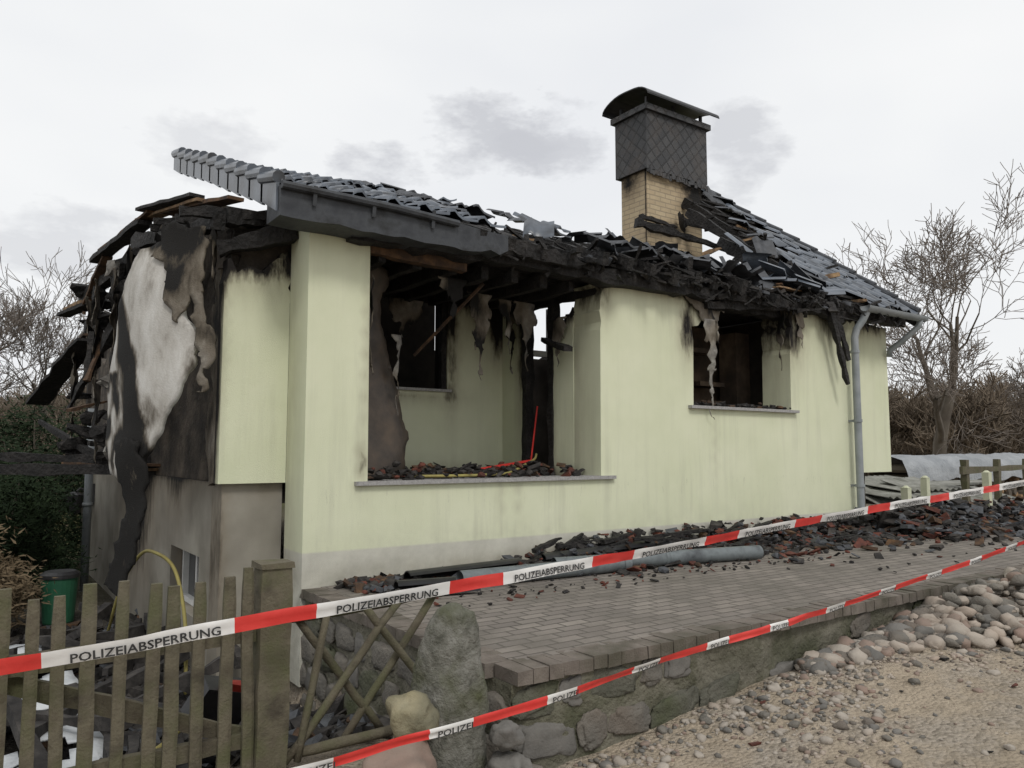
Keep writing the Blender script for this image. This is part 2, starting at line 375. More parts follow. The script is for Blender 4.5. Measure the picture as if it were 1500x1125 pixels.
def sd(u,v): return min(1,math.exp(-(max(0,interp(u,[(.43,2.6),(.8,2.4),(1.8,3)])-v))/.12)*.8+spot(u,v,1.4,2.3,.12,1.0,.6)+spot(u,v,.8,1.3,.05,.6,.4)+spot(u,v,1,.8,.8,.12,.5))
wall(mb,[(.434,.765),(.80,.765),(.80,2.30),(.434,2.70)],[],lambda u,v,w:(3.157+w,u,v),.2,sd,0,.07,jag=lambda u,v:.06 if v>2.2 else 0)
wall(mb,[(1.36,.765),(1.796,.765),(1.796,2.9),(1.36,2.9)],[],lambda u,v,w:(3.157+w,u,v),.13,sd,0,.07)
mb.build('loggia_walls',[mWall],house)
mb=MB()
mb.box((1.735,1.84,1.79),(1.35,.16,.03),mi=0)
mb.build('loggia_window_sill',[mGranite],house)
mb=MB()
mb.box((1.88,.15,.815),(2.9,.39,.034),mi=0); mb.box((5.5,.12,1.59),(2.02,.36,.034),mi=0)
mb.build('window_sills',[mGranite],house)
mb=MB()
for y in(.83,1.33): mb.beam((3.2,y,.77),(3.2,y,2.85),.09,.12,0,.008,14)
mb.beam((3.2,.8,2.84),(3.2,1.36,2.86),.07,.06,0,.006,5)
mb.beam((2.34,1.86,1.82),(2.34,1.86,2.9),.07,.07,0,.006,8)
mb.beam((1.2,1.86,2.86),(2.4,1.86,2.86),.07,.07,0,.006,8)
for x in(4.63,): mb.beam((x,.25,1.62),(x,.25,2.9),.07,.08,0,.01,9)
mb.beam((4.6,.25,1.63),(6.4,.25,1.63),.07,.06,0,.01,9)
mb.build('charred_frames',[mChar],house)
mb=MB(); mb.box((3.75,1.5,2.28),(.9,.06,.07)); mb.box((3.65,1.5,2.55),(.05,.05,.6)); mb.box((4.05,1.5,2.55),(.05,.05,.6))
mb.build('white_frame_remnant',[mWhite],house)
mb=MB(); wall(mb,[(5.2,.8),(7.4,.8),(7.4,2.9),(6.3,2.85),(5.2,2.9)],[],lambda u,v,w:(u,1.4+w,v),.3,lambda u,v:.3,0,.2)
mb.box((5.9,1.15,2.45),(.5,.3,.06)); mb.box((6.1,1.15,2.0),(.5,.3,.06)); mb.box((6.0,1.15,1.75),(.6,.3,.05)); mb.box((6.7,1.1,2.1),(.3,.3,1.3))
mb.build('scorched_inner_masonry',[mIntBrown],house)
mb=MB()
def pp(u,v,w):
    x=.62+u; cur=.16*math.sin((v-.8)*1.5)+.05*nz(u,v,0,3)
    return (x+.1*math.sin((v-.8)*2.6),.45+cur+.35*(u/.6)**2*.6+w,v)
wall(mb,[(0,.8),(.60,.83),(.58,1.2),(.50,1.55),(.46,1.9),(.42,2.3),(.52,2.82),(0,2.82)],[],pp,.02,lambda u,v:1,0,.07,jag=lambda u,v:.05 if u>.2 else 0)
mb.build('curled_panel',[mPanel],house,True)
mb=MB()
def hang(x,y,z,w,h,dx=1,dy=0,seed=0,so=.4):
    o=[(-w/2,0),(w/2,0),(w*.38,-h*.25),(w*.30,-h*.45),(w*.12,-h*.62),(w*.16,-h*.8),(w*.02,-h),(-w*.06,-h*.7),(-w*.2,-h*.55),(-w*.25,-h*.35),(-w*.42,-h*.2)]
    def pl(u,v,t):
        b=.05*nz(u*3+seed,v*2,0,1.7)+.02*nz(u,v,seed,9)
        return (x+dx*u-dy*(b+t),y+dy*u+dx*(b+t),z+v)
    wall(mb,o,[],pl,.006,lambda u,v:min(1,max(0,so+.9*nz(u+seed,v,0,3))),0,.03,jag=lambda u,v:.085 if v<-.03 else .0,backsoot=0)
for a in [(4.84,-.06,2.62,.24,1.2,1,0,1,.1),(5.0,-.03,2.75,.25,.4,1,0,2,.6),(6.38,.1,2.9,.3,.75,.6,.8,3,.4),(6.60,-.04,2.95,.3,.5,1,0,4,.4),
          (2.15,.75,2.75,.35,.95,1,.2,5,.5),(2.6,.9,2.75,.25,.6,1,.2,15,.3),(2.85,.9,2.75,.35,.75,1,.2,6,.3),(3.08,.6,2.55,.35,.5,.2,1,7,.3),(1.55,.3,2.75,.35,.4,1,0,8,.8),(.62,.12,2.6,.2,.9,.3,1,9,.5),
          (1.12,.62,2.2,.13,.75,1,.3,10,.1),(1.75,1.72,2.8,.5,.5,1,0,11,.6),(3.05,1.45,2.85,.3,.9,.2,1,13,.6),(7.35,-.08,2.95,.25,.5,1,0,12,.9),(-.62,.5,2.9,.3,.6,.5,.8,14,.6)]: hang(*a)
wall(mb,[(3.25,2.95),(3.6,3.05),(4.0,3.06),(4.45,2.98),(4.8,2.8),(5.0,2.55),(4.9,2.42),(4.72,2.62),(4.5,2.80),(4.2,2.90),(3.9,2.95),(3.5,2.93)],[],lambda u,v,w:(u,-.035-w+.02*nz(u,v,0,6),v),.008,lambda u,v:.45+.8*nz(u,v,0,5),0,.04,jag=lambda u,v:.07,backsoot=.3)
mb.build('hanging_mesh_remnants',[mFab],house,True)
# peeled insulation sheet on the gable
mb=MB()
def gp(s,z,w,off=0.):
    b=.20*math.sin(s*3.0+.1)*(.6+.4*math.sin((z-.8)*1.6))+.05*nz(s,z,off,2.3)
    return (-.68-.50*s-(b+w)*.85-off,.36+1.05*s-(b+w)*.4,z)
def sp_(s,z):
    cx=interp(z,[(.8,.50),(1.3,.50),(1.7,.60),(2.1,.72),(2.5,.85)]); wd=interp(z,[(.8,.20),(1.5,.19),(2.1,.13),(2.5,.07)])
    a=1.35-abs(s-cx)/wd+.5*nz(s*2,z,1,4)
    b=(.6+1.5*nz(s*1.5,z,7,5)) if (s>.60 and z<1.75) else 0
    c=(z-2.6)*4+.6*nz(s,z,2,6) if z>2.5 else 0
    e=.5*ss(.16,.02,s-.1*nz(z,0,0,3))
    return min(1,max(0,a,b,c,e))
wall(mb,[(.18,2.86),(.62,2.76),(.76,2.42),(.88,2.04),(1.05,1.62),(1.08,1.4),(1.02,1.1),(.90,.9),(.72,.84),(.46,.90),(.30,1.2),(.16,1.5),(.05,1.8),(.05,1.98),(.12,2.2),(.14,2.5)],[],gp,.05,sp_,0,.04,jag=lambda u,v:.03,backsoot=.3)
wall(mb,[(-.02,2.90),(.34,2.92),(.36,2.65),(.20,2.5),(.18,2.25),(.10,2.1),(.04,2.3),(.0,2.1),(-.05,1.5),(-.10,1.9)],[],lambda s,z,w:gp(s,z,w,.08),.02,lambda s,z:.45+.8*nz(s,z,4,3),1,.045,jag=lambda u,v:.07,backsoot=.3)
wall(mb,[(.40,1.20),(.68,1.15),(.62,.9),(.60,.6),(.76,.25),(.88,-.02),(.74,-.1),(.60,.12),(.44,.45),(.34,.85)],[],lambda s,z,w:gp(s,z,w,.07),.02,lambda s,z:1,1,.045,jag=lambda u,v:.04)
mb.build('peeled_insulation_sheet',[mEPS,mFab],house,True)
# ---------------------------------------------------------------- chimney
mb=MB()
def shell(x0,x1,y0,y1,z0,z1,so,mi=0,step=.12):
    wall(mb,[(x0,z0),(x1,z0),(x1,z1),(x0,z1)],[],lambda u,v,w:(u,y0+w,v),.05,so,mi,step)
    wall(mb,[(y0+.052,z0),(y1,z0),(y1,z1),(y0+.052,z1)],[],lambda u,v,w:(x0+w,u,v),.05,so,mi,step)
    wall(mb,[(y0+.052,z0),(y1,z0),(y1,z1),(y0+.052,z1)],[],lambda u,v,w:(x1-w,u,v),.05,so,mi,step)
    wall(mb,[(x0+.052,z0),(x1-.052,z0),(x1-.052,z1),(x0+.052,z1)],[],lambda u,v,w:(u,y1-w,v),.05,so,mi,step)
shell(6.93,8.28,3.0,3.62,.8,6.0,lambda u,v:min(1,.7*math.exp(-max(0,5.85-v)/.14)+.3*math.exp(-max(0,v-3.9)/.2)+spot(u,v,8.15,5.55,.35,.35,.85)+spot(u,v,7.6,4.9,.5,.06,.4)+spot(u,v,3.4,5.6,.2,.2,.6)))
mb.build('chimney_stack',[mBrickY],house)
mb=MB()
shell(6.86,8.37,2.93,3.69,5.82,6.82,lambda u,v:0,0,.5)
for k in range(26):
    x=6.86+k*.058; mb.box((x+.03,2.922,5.80-.06*rnd.random()),(.055,.012,.09),(0,0,0),0,.006)
mb.box((7.615,3.31,6.87),(1.62,.88,.10)); 
mb.build('chimney_slate_cladding',[mSlate],house)
mb=MB(); n=14; vs=[];fs=[]
for i in range(n+1):
    a=math.pi*(i/n); y=3.31-math.cos(a)*.56; z=7.03+math.sin(a)*.20
    for x in(6.72,8.52):
        zz=z+(.03*nz(y,x,0,3)); vs+= [(x,y,zz),(x,y*1.0,zz-.02)]
for i in range(n):
    o=i*4; fs+=[(o,o+4,o+6,o+2),(o+1,o+3,o+7,o+5),(o,o+1,o+5,o+4),(o+2,o+6,o+7,o+3)]
mb.add(vs,fs)
for x in(6.95,7.6,8.3):
    for y in(3.0,3.62): mb.box((x,y,7.0),(.05,.04,.2))
mb.build('chimney_cowl',[mBlackPlastic],house)
# ---------------------------------------------------------------- roof
def zl(x,y): return 3.12+(.38+.012*max(0,x))*(y+.26)+.03*nz(x,y,0,.8)-.10*ss(2.2,3.4,x)*ss(0,2,y)
def zr(x,y): return 3.15+.762*(y+.15)+.03*nz(x,y,2,.9)
def tiles(mb,x0,x1,y0,y1,zf,keep,W=.30,L=.345,mi=0,sl=.4):
    ny=int((y1-y0)/(L*math.cos(math.atan(sl))))+1; Ly=(y1-y0)/ny; nx=int((x1-x0)/W)
    for r in range(ny):
        for c in range(nx):
            xa=x0+c*W; ya=y0+r*Ly; k,ch=keep(xa+W/2,ya+Ly/2)
            if not k: continue
            vs=[];n=9; cz=zf(xa+W/2,ya+Ly/2)
            R=Euler((rnd.gauss(0,.02+ch*.25),rnd.gauss(0,.015+ch*.22),rnd.gauss(0,.015+ch*.5))).to_matrix()
            dz=abs(rnd.gauss(0,ch*.035)); cen=Vector((xa+W/2,ya+Ly/2,cz))
            for e,yy in enumerate((ya-.02,ya+Ly*1.08)):
                for q in range(n):
                    u=q/(n-1); h=.062*math.exp(-((u-.22)/.16)**2)-.014*math.sin(math.pi*u)
                    x=xa+u*W*1.06; z=zf(x,yy)+h+(.05 if e==0 else .012)
                    vs.append(R@(Vector((x,yy,z))-cen)+cen+Vector((0,0,dz)))
            for q in range(n):
                vs.append(vs[q]+Vector((0,.003,-.024)))
            fs=[(q,q+1,n+q+1,n+q) for q in range(n-1)]+[(2*n+q,2*n+q+1,q+1,q) for q in range(n-1)]
            mb.add(vs,fs,mi if ch<.4 or rnd.random()<.35 else 1)
mb=MB()
def keepL(x,y):
    ch=ss(1.0,3.2,x+.9*nz(x,y,0,1.1))
    lim=interp(x,[(-1,-9),(1.3,-9),(1.8,.2),(2.5,1.2),(3.2,2.4),(3.8,3.2)])
    if y<lim+.7*nz(x,y,5,1.5): return (rnd.random()<.16,.95)
    if x>3.9+.5*nz(y,0,0,2): return (rnd.random()<.06,.9)
    return (rnd.random()<1-.35*ch, .08+ch*.75)
tiles(mb,-.35,5.2,-.26,3.7,zl,keepL,sl=.4)
def xb(y): return interp(y,[(-.3,7.0),(.6,7.4),(1.1,7.65),(2.5,8.5),(3.8,9.05)])
def keepR(x,y):
    d=x-xb(y)+.5*nz(x,y,5,1.6)
    if d<0: return (rnd.random()<(.25 if y<1.2 and d>-1.2 else 0),1.0)
    return (rnd.random()<.4+d*.8, .6 if d<.3 else .14)
tiles(mb,5.98,9.3,-.2,3.85,zr,keepR,sl=.76)
for i in range(60):
    x=rnd.uniform(3.6,7.6); y=rnd.uniform(-.15,1.1); z0=3.16+.42*(y+.1)+rnd.uniform(0,.1); R=Euler((rnd.gauss(.35,.35),rnd.gauss(0,.35),rnd.uniform(-1.5,1.5))).to_matrix(); vs=[]
    for e in(-.17,.17):
        for q in range(7):
            u=q/6; vs.append(R@Vector(((u-.5)*.28,e,.055*math.exp(-((u-.25)/.18)**2)))+Vector((x,y,z0)))
    mb.add(vs,[(q,q+1,8+q,7+q) for q in range(6)],rnd.choice([0,1]) if x>5.6 else 1)
mb.build('roof_tiles',[mTile,mTileAsh],house,True)
mb=MB()
nn=11
for i in range(nn):
    y=-.26+i*(3.76/nn); y2=y+3.76/nn+.03
    z0=zl(-.35,y)+.06; z1=zl(-.35,y2)+.04
    vs=[(-.375,y-.02,z0),(-.375,y2,z1),(-.375,y2,z1-.20),(-.375,y-.02,z0-.25)]
    vs+=[(-.35,a,b) for (_,a,b) in vs]
    mb.add(vs,[(0,1,2,3),(7,6,5,4),(0,3,7,4),(1,5,6,2),(3,2,6,7),(0,4,5,1)])
    mb.tube([(-.36,y-.03,z0+.015),(-.36,y2,z1-.01)],.05,10)
mb.build('verge_tiles',[mTile],house)
mb=MB()
nn=12
for i in range(nn):
    y=-.2+i*(4.0/nn); y2=y+4.0/nn+.03
    z0=zr(9.3,y)+.05; z1=zr(9.3,y2)+.03
    vs=[(9.33,y-.02,z0),(9.33,y2,z1),(9.33,y2,z1-.18),(9.33,y-.02,z0-.22)]; vs+=[(9.305,a,b) for (_,a,b) in vs]
    mb.add(vs,[(3,2,1,0),(4,5,6,7),(4,7,3,0),(2,6,5,1),(7,6,2,3),(1,5,4,0)])
    mb.tube([(9.31,y-.03,z0),(9.31,y2,z1)],.045,8)
mb.build('right_verge_tiles',[mTileAsh],house)
mb=MB()
def grid(x0,x1,y0,y1,nx,ny,zf,th,mi=0,hole=None):
    vs=[];fs=[]
    for j in range(ny+1):
        for i in range(nx+1):
            x=x0+(x1-x0)*i/nx;y=y0+(y1-y0)*j/ny; vs.append((x,y,zf(x,y)))
    n=len(vs); vs+= [(a,b,c-th) for a,b,c in vs]; F=set()
    for j in range(ny):
        for i in range(nx):
            x=x0+(x1-x0)*(i+.5)/nx;y=y0+(y1-y0)*(j+.5)/ny
            if hole and hole(x,y): continue
            F.add((i,j))
    for i,j in F:
        a=j*(nx+1)+i; fs.append((a,a+1,a+nx+2,a+nx+1)); fs.append((n+a,n+a+nx+1,n+a+nx+2,n+a+1))
        if (i,j-1) not in F: fs.append((a,n+a,n+a+1,a+1))
        if (i,j+1) not in F: fs.append((a+nx+1,a+nx+2,n+a+nx+2,n+a+nx+1))
        if (i-1,j) not in F: fs.append((a,a+nx+1,n+a+nx+1,n+a))
        if (i+1,j) not in F: fs.append((a+1,n+a+1,n+a+nx+2,a+nx+2))
    mb.add(vs,fs,mi)
grid(-.33,4.4,-.2,3.5,50,38,lambda x,y:zl(x,y)-.03-.12*ss(1.8,3.2,x)+.12*ss(1.8,3.2,x)*nz(x,y,1,3.5),.10,0,
     lambda x,y: x>1.9 and (nz(x,y,7,1.7)>.15 or y<-.05+.35*nz(x,0,3,4) or (x>3.4 and y>1.3)))
grid(3.2,8.4,-.15,3.3,80,46,lambda x,y:2.97+.24*(y+.1)+.16*nz(x,y,4,1.4)+.13*nz(x,y,4,5),.06,0,lambda x,y: (nz(x,y,9,1.5)>.15 and y>.8) or (x>7.6 and y>1.4) or y<.1+.45*nz(x,0,5,3.5) or (3.3<x<5.2 and y>1.3))
grid(6.6,9.28,-.1,3.75,34,48,lambda x,y:zr(x,y)-.05,.03,0,lambda x,y: x<xb(y)+.25+.3*nz(x,y,3,3) or nz(x,y,19,2.2)>.15)
mb.build('charred_roof_deck',[mChar],house)
mb=MB()
def fz(x): return 3.10-.012*x
vs=[];fs=[];K=22
for i in range(K+1):
    x=-.36+i*(1.75+.36)/K; z=fz(x)+.01*nz(x,0,0,3); sagf=.03*ss(1.0,1.75,x); br=ss(1.2,1.75,x)*.07*(1+nz(x,0,0,14))
    vs+=[(x,-.34,z-sagf),(x,-.34+.02*nz(x,1,0,4),z-.235+.02*nz(x,5,0,5)-sagf+br),(x,-.02,z-.235-sagf+br),(x,-.02,z-sagf)]
for i in range(K):
    o=i*4
    for j in range(4): fs.append((o+j,o+4+j,o+4+(j+1)%4,o+(j+1)%4))
fs+=[(0,1,2,3),(K*4+3,K*4+2,K*4+1,K*4)]
mb.add(vs,fs)
mb.tube([(-.36,-.37,3.10),(.6,-.37,3.09),(1.2,-.37,3.06)],.032,8)
for x in(-.1,.4,.95): mb.beam((x,-.385,3.13),(x,-.36,2.98),.03,.012)
mb.build('box_gutter',[mFascia],house)
# charred timbers
mb=MB()
B=mb.beam
B((.3,-.08,2.90),(4.8,-.10,2.90),.15,.13,0,.025,34)
B((1.7,-.22,3.0),(2.9,-.2,2.93),.09,.13,0,.02,16,taper=.6)
B((4.6,-.05,2.93),(9.1,-.05,3.0),.14,.12,0,.025,34)
B((.5,.1,2.86),(1.5,.02,2.80),.10,.12,1,.006,6)
B((4.5,.15,2.84),(6.6,.15,2.88),.16,.12,0,.02,14)
B((.0,.35,2.98),(3.2,.4,2.95),.14,.16,0,.02,18)
for i in range(16):
    x=.4+i*.36; y1=rnd.uniform(1.5,3.4) if x>2 else 3.4
    B((x,-.25-.12*rnd.random(),zl(x,-.2)-.14-.05*(x>2)*rnd.random()),(x+rnd.uniform(-.1,.1)*(x>2),y1,zl(x,y1)-.13-(.15*rnd.random() if x>2 else 0)),.08,.13,0,.014,12)
for i in range(6):
    x=6.8+i*.5; y1=min(3.8,1.2+i*.75+rnd.uniform(0,.8)); 
    B((x,-.2,zr(x,-.2)-.12),(x,y1,zr(x,y1)-.12),.08,.15,0,.01,14)
for j in range(13):
    y=-.05+j*.31; x0=xb(y)-rnd.uniform(.2,1.0); B((x0,y,zr(x0,y)-.01),(9.28,y,zr(9.28,y)-.01),.045,.035,0,.006,10)
B((7.9,3.85,6.0),(9.28,3.85,6.12),.1,.16,0,.015,10)
B((8.28,2.9,5.0),(9.2,3.3,5.55),.08,.10,0,.01,8); B((8.0,2.2,4.1),(9.2,2.6,4.9),.07,.1,0,.01,8)
B((6.5,2.85,4.80),(8.7,2.2,4.40),.10,.12,0,.018,14,taper=.7); B((7.7,2.9,5.05),(8.9,1.2,4.15),.08,.13,0,.018,12)
B((6.65,2.88,4.93),(7.5,2.86,4.88),.08,.07,0,.015,8,taper=.4)
mb.rock((7.62,2.86,5.0),(.10,.06,.16),0,2,.4)
for i in range(74):
    x=rnd.uniform(2.4,8.0); y=rnd.uniform(-.25,2.6); z=3.02+.30*(y+.1)+rnd.uniform(-.05,.16)
    a=rnd.gauss(0,.4)+(0 if rnd.random()<.5 else 1.4); L=rnd.uniform(.3,1.4)
    d=Vector((math.cos(a),math.sin(a),rnd.gauss(0,.13)+.25*math.sin(a)))*L*.5; c=Vector((x,y,z))
    B(c-d,c+d,rnd.uniform(.03,.09),rnd.uniform(.03,.09),0 if rnd.random()<.92 else rnd.choice([1,2]),.016,9,taper=rnd.uniform(.2,1))
for i in range(170):
    x=rnd.uniform(1.6,9.0); c=Vector((x,rnd.uniform(-.30,-.02),rnd.uniform(2.86,3.16))); d=Vector((rnd.gauss(0,.12),rnd.gauss(-.02,.05),rnd.gauss(-.03,.06)))
    B(c-d,c+d,rnd.uniform(.015,.05),rnd.uniform(.012,.04),0,.01,4,taper=rnd.uniform(.1,.8))
for i in range(18):
    x=rnd.uniform(7.2,8.6); y=rnd.uniform(.3,2.4); c=Vector((x,y,zr(x,y)-.1+rnd.uniform(-.2,.1))); d=Vector((rnd.uniform(-.5,.5),rnd.uniform(-.3,.3),rnd.uniform(-.2,.25)))
    B(c-d,c+d,.05,.06,2 if i%5==0 else 0,.01,6,taper=.6)
B((7.05,-.18,3.02),(7.40,-.2,1.98),.07,.08,0,.012,10,taper=.6); B((7.2,-.15,3.0),(7.42,-.22,2.3),.06,.08,0,.012,8,taper=.6)
B((6.6,-.12,2.98),(7.5,-.1,2.86),.09,.10,0,.015,8)
B((4.75,-.03,2.78),(6.75,-.02,2.99),.1,.10,0,.02,14)
B((5.9,-.2,3.12),(6.9,.1,3.22),.10,.02,2,.006,6); B((6.1,-.1,3.20),(6.7,.3,3.28),.09,.02,1,.006,6)
for i in range(8): B((.7+i*.36,.1,2.80),(.7+i*.36,1.8,2.84),.08,.12,0,.01,8)
B((1.9,.3,2.74),(1.45,.9,2.05),.028,.028,1,.003,6)
B((2.9,.2,2.15),(3.12,.9,2.35),.10,.05,0,.01,5)
mb.build('charred_timbers',[mChar,mWoodBrown,mWoodNew],house)
mb=MB(); mb.box((1.75,1.0,2.93),(3.0,1.7,.04),jit=.02); mb.box((5.95,1.7,2.95),(1.9,3.1,.04),jit=.02); mb.build('charred_ceiling',[mChar],house)
# left gable: burned roof edge, boards and hanging remains
mb=MB(); B=mb.beam
for i in range(8):
    y=.4+i*.55; z=3.08+.09*i if i<4 else 3.35-.10*(i-4)
    B((-.1,y,z),(-.80-.12*rnd.random(),y+.1,z-.06),.07,.10,0,.014,8,taper=.7)
B((-.1,.5,3.05),(-.55,.45,3.02),.12,.12,0,.015,6); B((-.0,.3,2.95),(-.6,.5,2.75),.10,.12,0,.015,6)
B((-.5,.35,3.16),(-.70,2.0,3.42),.14,.03,1,.008,8); B((-.62,.9,3.27),(-.82,2.8,3.52),.12,.025,2,.008,8); B((-.66,1.0,3.33),(-.88,2.4,3.52),.13,.03,0,.008,8)
B((-.8,2.2,3.46),(-1.0,4.0,3.42),.14,.03,1,.008,8); B((-.85,2.4,3.40),(-1.05,4.3,3.36),.15,.05,0,.012,10)
B((-.6,.4,2.95),(-.9,2.6,3.22),.10,.14,0,.02,12); B((-.7,2.6,3.3),(-1.10,5.0,3.0),.12,.12,0,.02,14)
B((-.98,3.9,3.35),(-1.08,4.7,2.9),.12,.04,1,.01,8); B((-1.02,4.6,2.95),(-1.2,5.6,2.95),.14,.04,2,.008,8); B((-1.02,4.6,2.90),(-1.25,5.7,2.88),.16,.04,0,.008,8)
B((-1.0,4.2,3.0),(-1.1,4.9,2.2),.08,.08,0,.02,8)
B((-1.05,4.4,2.48),(-1.42,6.6,1.81),.20,.03,1,.01,8); B((-1.1,4.3,2.40),(-1.45,6.5,1.74),.26,.04,0,.02,8); B((-1.05,4.3,2.5),(-1.1,4.2,1.9),.06,.08,0,.01,6)
B((-.8,2.0,3.0),(-.85,3.2,1.2),.07,.08,0,.02,12,taper=.5); B((-.9,3.6,2.5),(-1.2,4.9,1.6),.08,.1,0,.02,12,taper=.5)
for i in range(10):
    y=rnd.uniform(2.6,5.6); c=Vector((-.70-.07*y+rnd.uniform(-.1,.1),y,rnd.uniform(1.0,3.0))); d=Vector((rnd.gauss(0,.10),rnd.gauss(0,.25),rnd.gauss(0,.25)))
    B(c-d,c+d,rnd.uniform(.03,.08),rnd.uniform(.02,.05),0 if rnd.random()<.85 else 1,.012,6,taper=.5)
B((-.3,3.4,.87),(-2.6,5.4,.88),.14,.13,0,.015,12); B((-.3,3.7,.98),(-1.9,5.0,1.02),.10,.1,0,.015,12)
B((-.5,3.2,.93),(-1.0,5.8,.93),.35,.03,1,.006,6); B((-.5,3.3,.88),(-.98,5.9,.88),.36,.03,2,.006,6)
B((-.9,4.5,1.0),(-1.4,6.5,1.5),.06,.07,0,.01,8)
mb.build('burned_gable_timbers',[mChar,mWoodBrown,mWoodNew],house)
mb=MB()
for a in [(-.75,.8,3.0,.35,.5,.4,.9,21,.8),(-.80,1.7,3.05,.7,1.5,.3,.95,22,.9),(-.90,2.6,3.1,.9,1.9,.25,.95,28,.7),(-.95,3.3,3.0,1.0,1.9,.2,1,23,.6),(-1.05,4.6,2.9,.9,.9,.2,1,24,.3),(-1.15,5.0,2.3,.7,1.1,.2,1,25,.5),(-.9,2.9,1.9,.6,1.0,.3,1,26,.9),(-1.0,4.0,1.9,.9,1.0,.2,1,27,.4),(-1.0,4.2,3.0,1.3,1.5,.2,1,29,.5)]: hang(*a)
mb.build('gable_membrane_remnants',[mFab],house,True)
mb=MB()
for i in range(44):
    y=rnd.uniform(1.2,5.4); mb.rock((-.62-.07*y+rnd.uniform(-.12,.08),y,rnd.choice([rnd.uniform(.98,1.5),rnd.uniform(2.5,3.2),rnd.uniform(1,3)])),(rnd.uniform(.04,.12),rnd.uniform(.06,.2),rnd.uniform(.03,.12)),rnd.choice([0,0,1]),2,.5)
mb.build('scorched_insulation_lumps',[mAsh,mFab],house)
# downpipes + gutters
mb=MB()
dp=[(7.72,-.13,.04+.26*i) for i in range(11)]+[(7.74,-.15,2.76),(7.80,-.21,2.88),(7.84,-.25,3.0)]
mb.tube(dp,.05,16)
mb.tube([(7.72,-.13,.03),(7.72,-.13,.30)],.058,16)
for z in(.62,1.5,2.45):
    mb.tube([(7.72,-.13,z-.02),(7.72,-.13,z+.02)],.060,16); mb.box((7.72,-.04,z),(.03,.08,.03))
mb.build('zinc_downpipe',[mZinc],house,False)
mb=MB()
vs=[];fs=[];n=10
for x in(7.75,9.34):
    for rr in(.075,.066):
        for k in range(n+1):
            a=math.pi+math.pi*k/n; vs.append((x,-.28+rr*math.cos(a),3.07+rr*math.sin(a)))
m_=n+1
for k in range(n):
    fs+=[(k,k+1,2*m_+k+1,2*m_+k),(m_+k,3*m_+k,3*m_+k+1,m_+k+1)]
fs+=[tuple(range(n+1)),tuple(range(3*m_-1,2*m_-1,-1))]
mb.add(vs,fs)
mb.tube([(9.22,-.28,3.02),(9.22,-.26,2.93),(9.12,-.05,2.72),(9.08,.12,2.60),(9.08,.13,2.5)],.045,12)
mb.build('zinc_gutter',[mZinc],house,True)
mb=MB()
mb.tube([(-.75,6.6,-.9),(-.75,6.6,1.7)],.055,12); mb.tube([(-.75,6.6,.3),(-.75,6.6,.35)],.07,12)
mb.build('rear_downpipe',[mZinc],house,True)
mb=MB()
mb.box((-.52,8.0,.42),(.03,.16,.3)); mb.tube([(-.52,8,.42),(-.7,8,.5),(-.78,8,.42)],.02,6)
mb.tube([(-.78,8,.45),(-.78,8,.40),(-.78,8,.12),(-.78,8,.08)],[.03,.14,.09,.02],6)
mb.build('wall_lantern',[mBlackPlastic],house)
def rubble(mb,n,fx,sz=(.02,.09),mats=(0,0,0,0,1,2)):
    for i in range(n):
        x,y,z=fx(); a=rnd.uniform(*sz); k=rnd.random()
        if k<.6: mb.box((x,y,z+a*.2),(a*rnd.uniform(.8,2.4),a*rnd.uniform(.6,1.6),a*rnd.uniform(.15,.5)),(rnd.gauss(0,.3),rnd.gauss(0,.3),rnd.uniform(0,6)),rnd.choice(mats),a*.15)
        else: mb.rock((x,y,z+a*.2),(a*.7,a*.6,a*.4),rnd.choice(mats),1,.3)
rubbleM=(0,0,0,0,0,0,0,1,2,3)
mb=MB()
rubble(mb,520,lambda:(rnd.uniform(.6,3.1),rnd.uniform(.05,1.7),.82+abs(rnd.gauss(0,.05))),(.02,.08),rubbleM)
rubble(mb,120,lambda:(rnd.uniform(4.6,6.4),rnd.uniform(-.02,.25),1.61+abs(rnd.gauss(0,.02))),(.015,.06),(0,0,3,2))
def fr():
    while True:
        x=rnd.uniform(2.3,8.0); y=rnd.uniform(-.22,2.6)
        if not (3.2<x<5.3 and y>1.2): return (x,y,0)
rubble(mb,1100,fr,(.03,.14),(0,0,0,0,3,4,4))
for i,v in enumerate(mb.v):
    if v[2]<.6: mb.v[i]=(v[0],v[1],v[2]+3.03+.28*(v[1]+.1)+.12*nz(v[0],v[1],4,1.4))
mb.build('interior_rubble',[mRubble,mRed,mWoodBrown,mAsh,mTileAsh],house)
# ================================================================ TERRACE
terr=empty('paved_terrace')
mb=MB()
def gterr(x,y): return .005*nz(x,y,0,1.5)
grid(.16,14.0,-2.69,.43,140,32,gterr,.05)
mb.build('paving',[mPaver],terr)
mb=MB()
x=.05
while x<14:
    mb.box((x+.05,-2.75+rnd.uniform(-.004,.003),-.035+rnd.uniform(-.003,.003)),(.095,.2,.07),(rnd.gauss(0,.01),rnd.gauss(0,.01),rnd.gauss(0,.012)),0,.003); x+=.1
y=-2.64
while y<-.02:
    mb.box((.10,y+.05,-.035+rnd.uniform(-.003,.004)),(.2,.094,.07),(rnd.gauss(0,.01),rnd.gauss(0,.01),rnd.gauss(0,.015)),0,.003); y+=.1
mb.build('edge_course',[mPaverEdge],terr)
mb=MB()
def rough_face(u,v,ax):
    return .03*nz(u,v,ax,2.2)+.02*nz(u,v,ax,7)
wall(mb,[(.05,-1.0),(14,-1.0),(14,-.072),(.05,-.072)],[],lambda u,v,w:(u,-2.80+w+(rough_face(u,v,1) if w==0 else 0),v),.25,lambda u,v:0,0,.06)
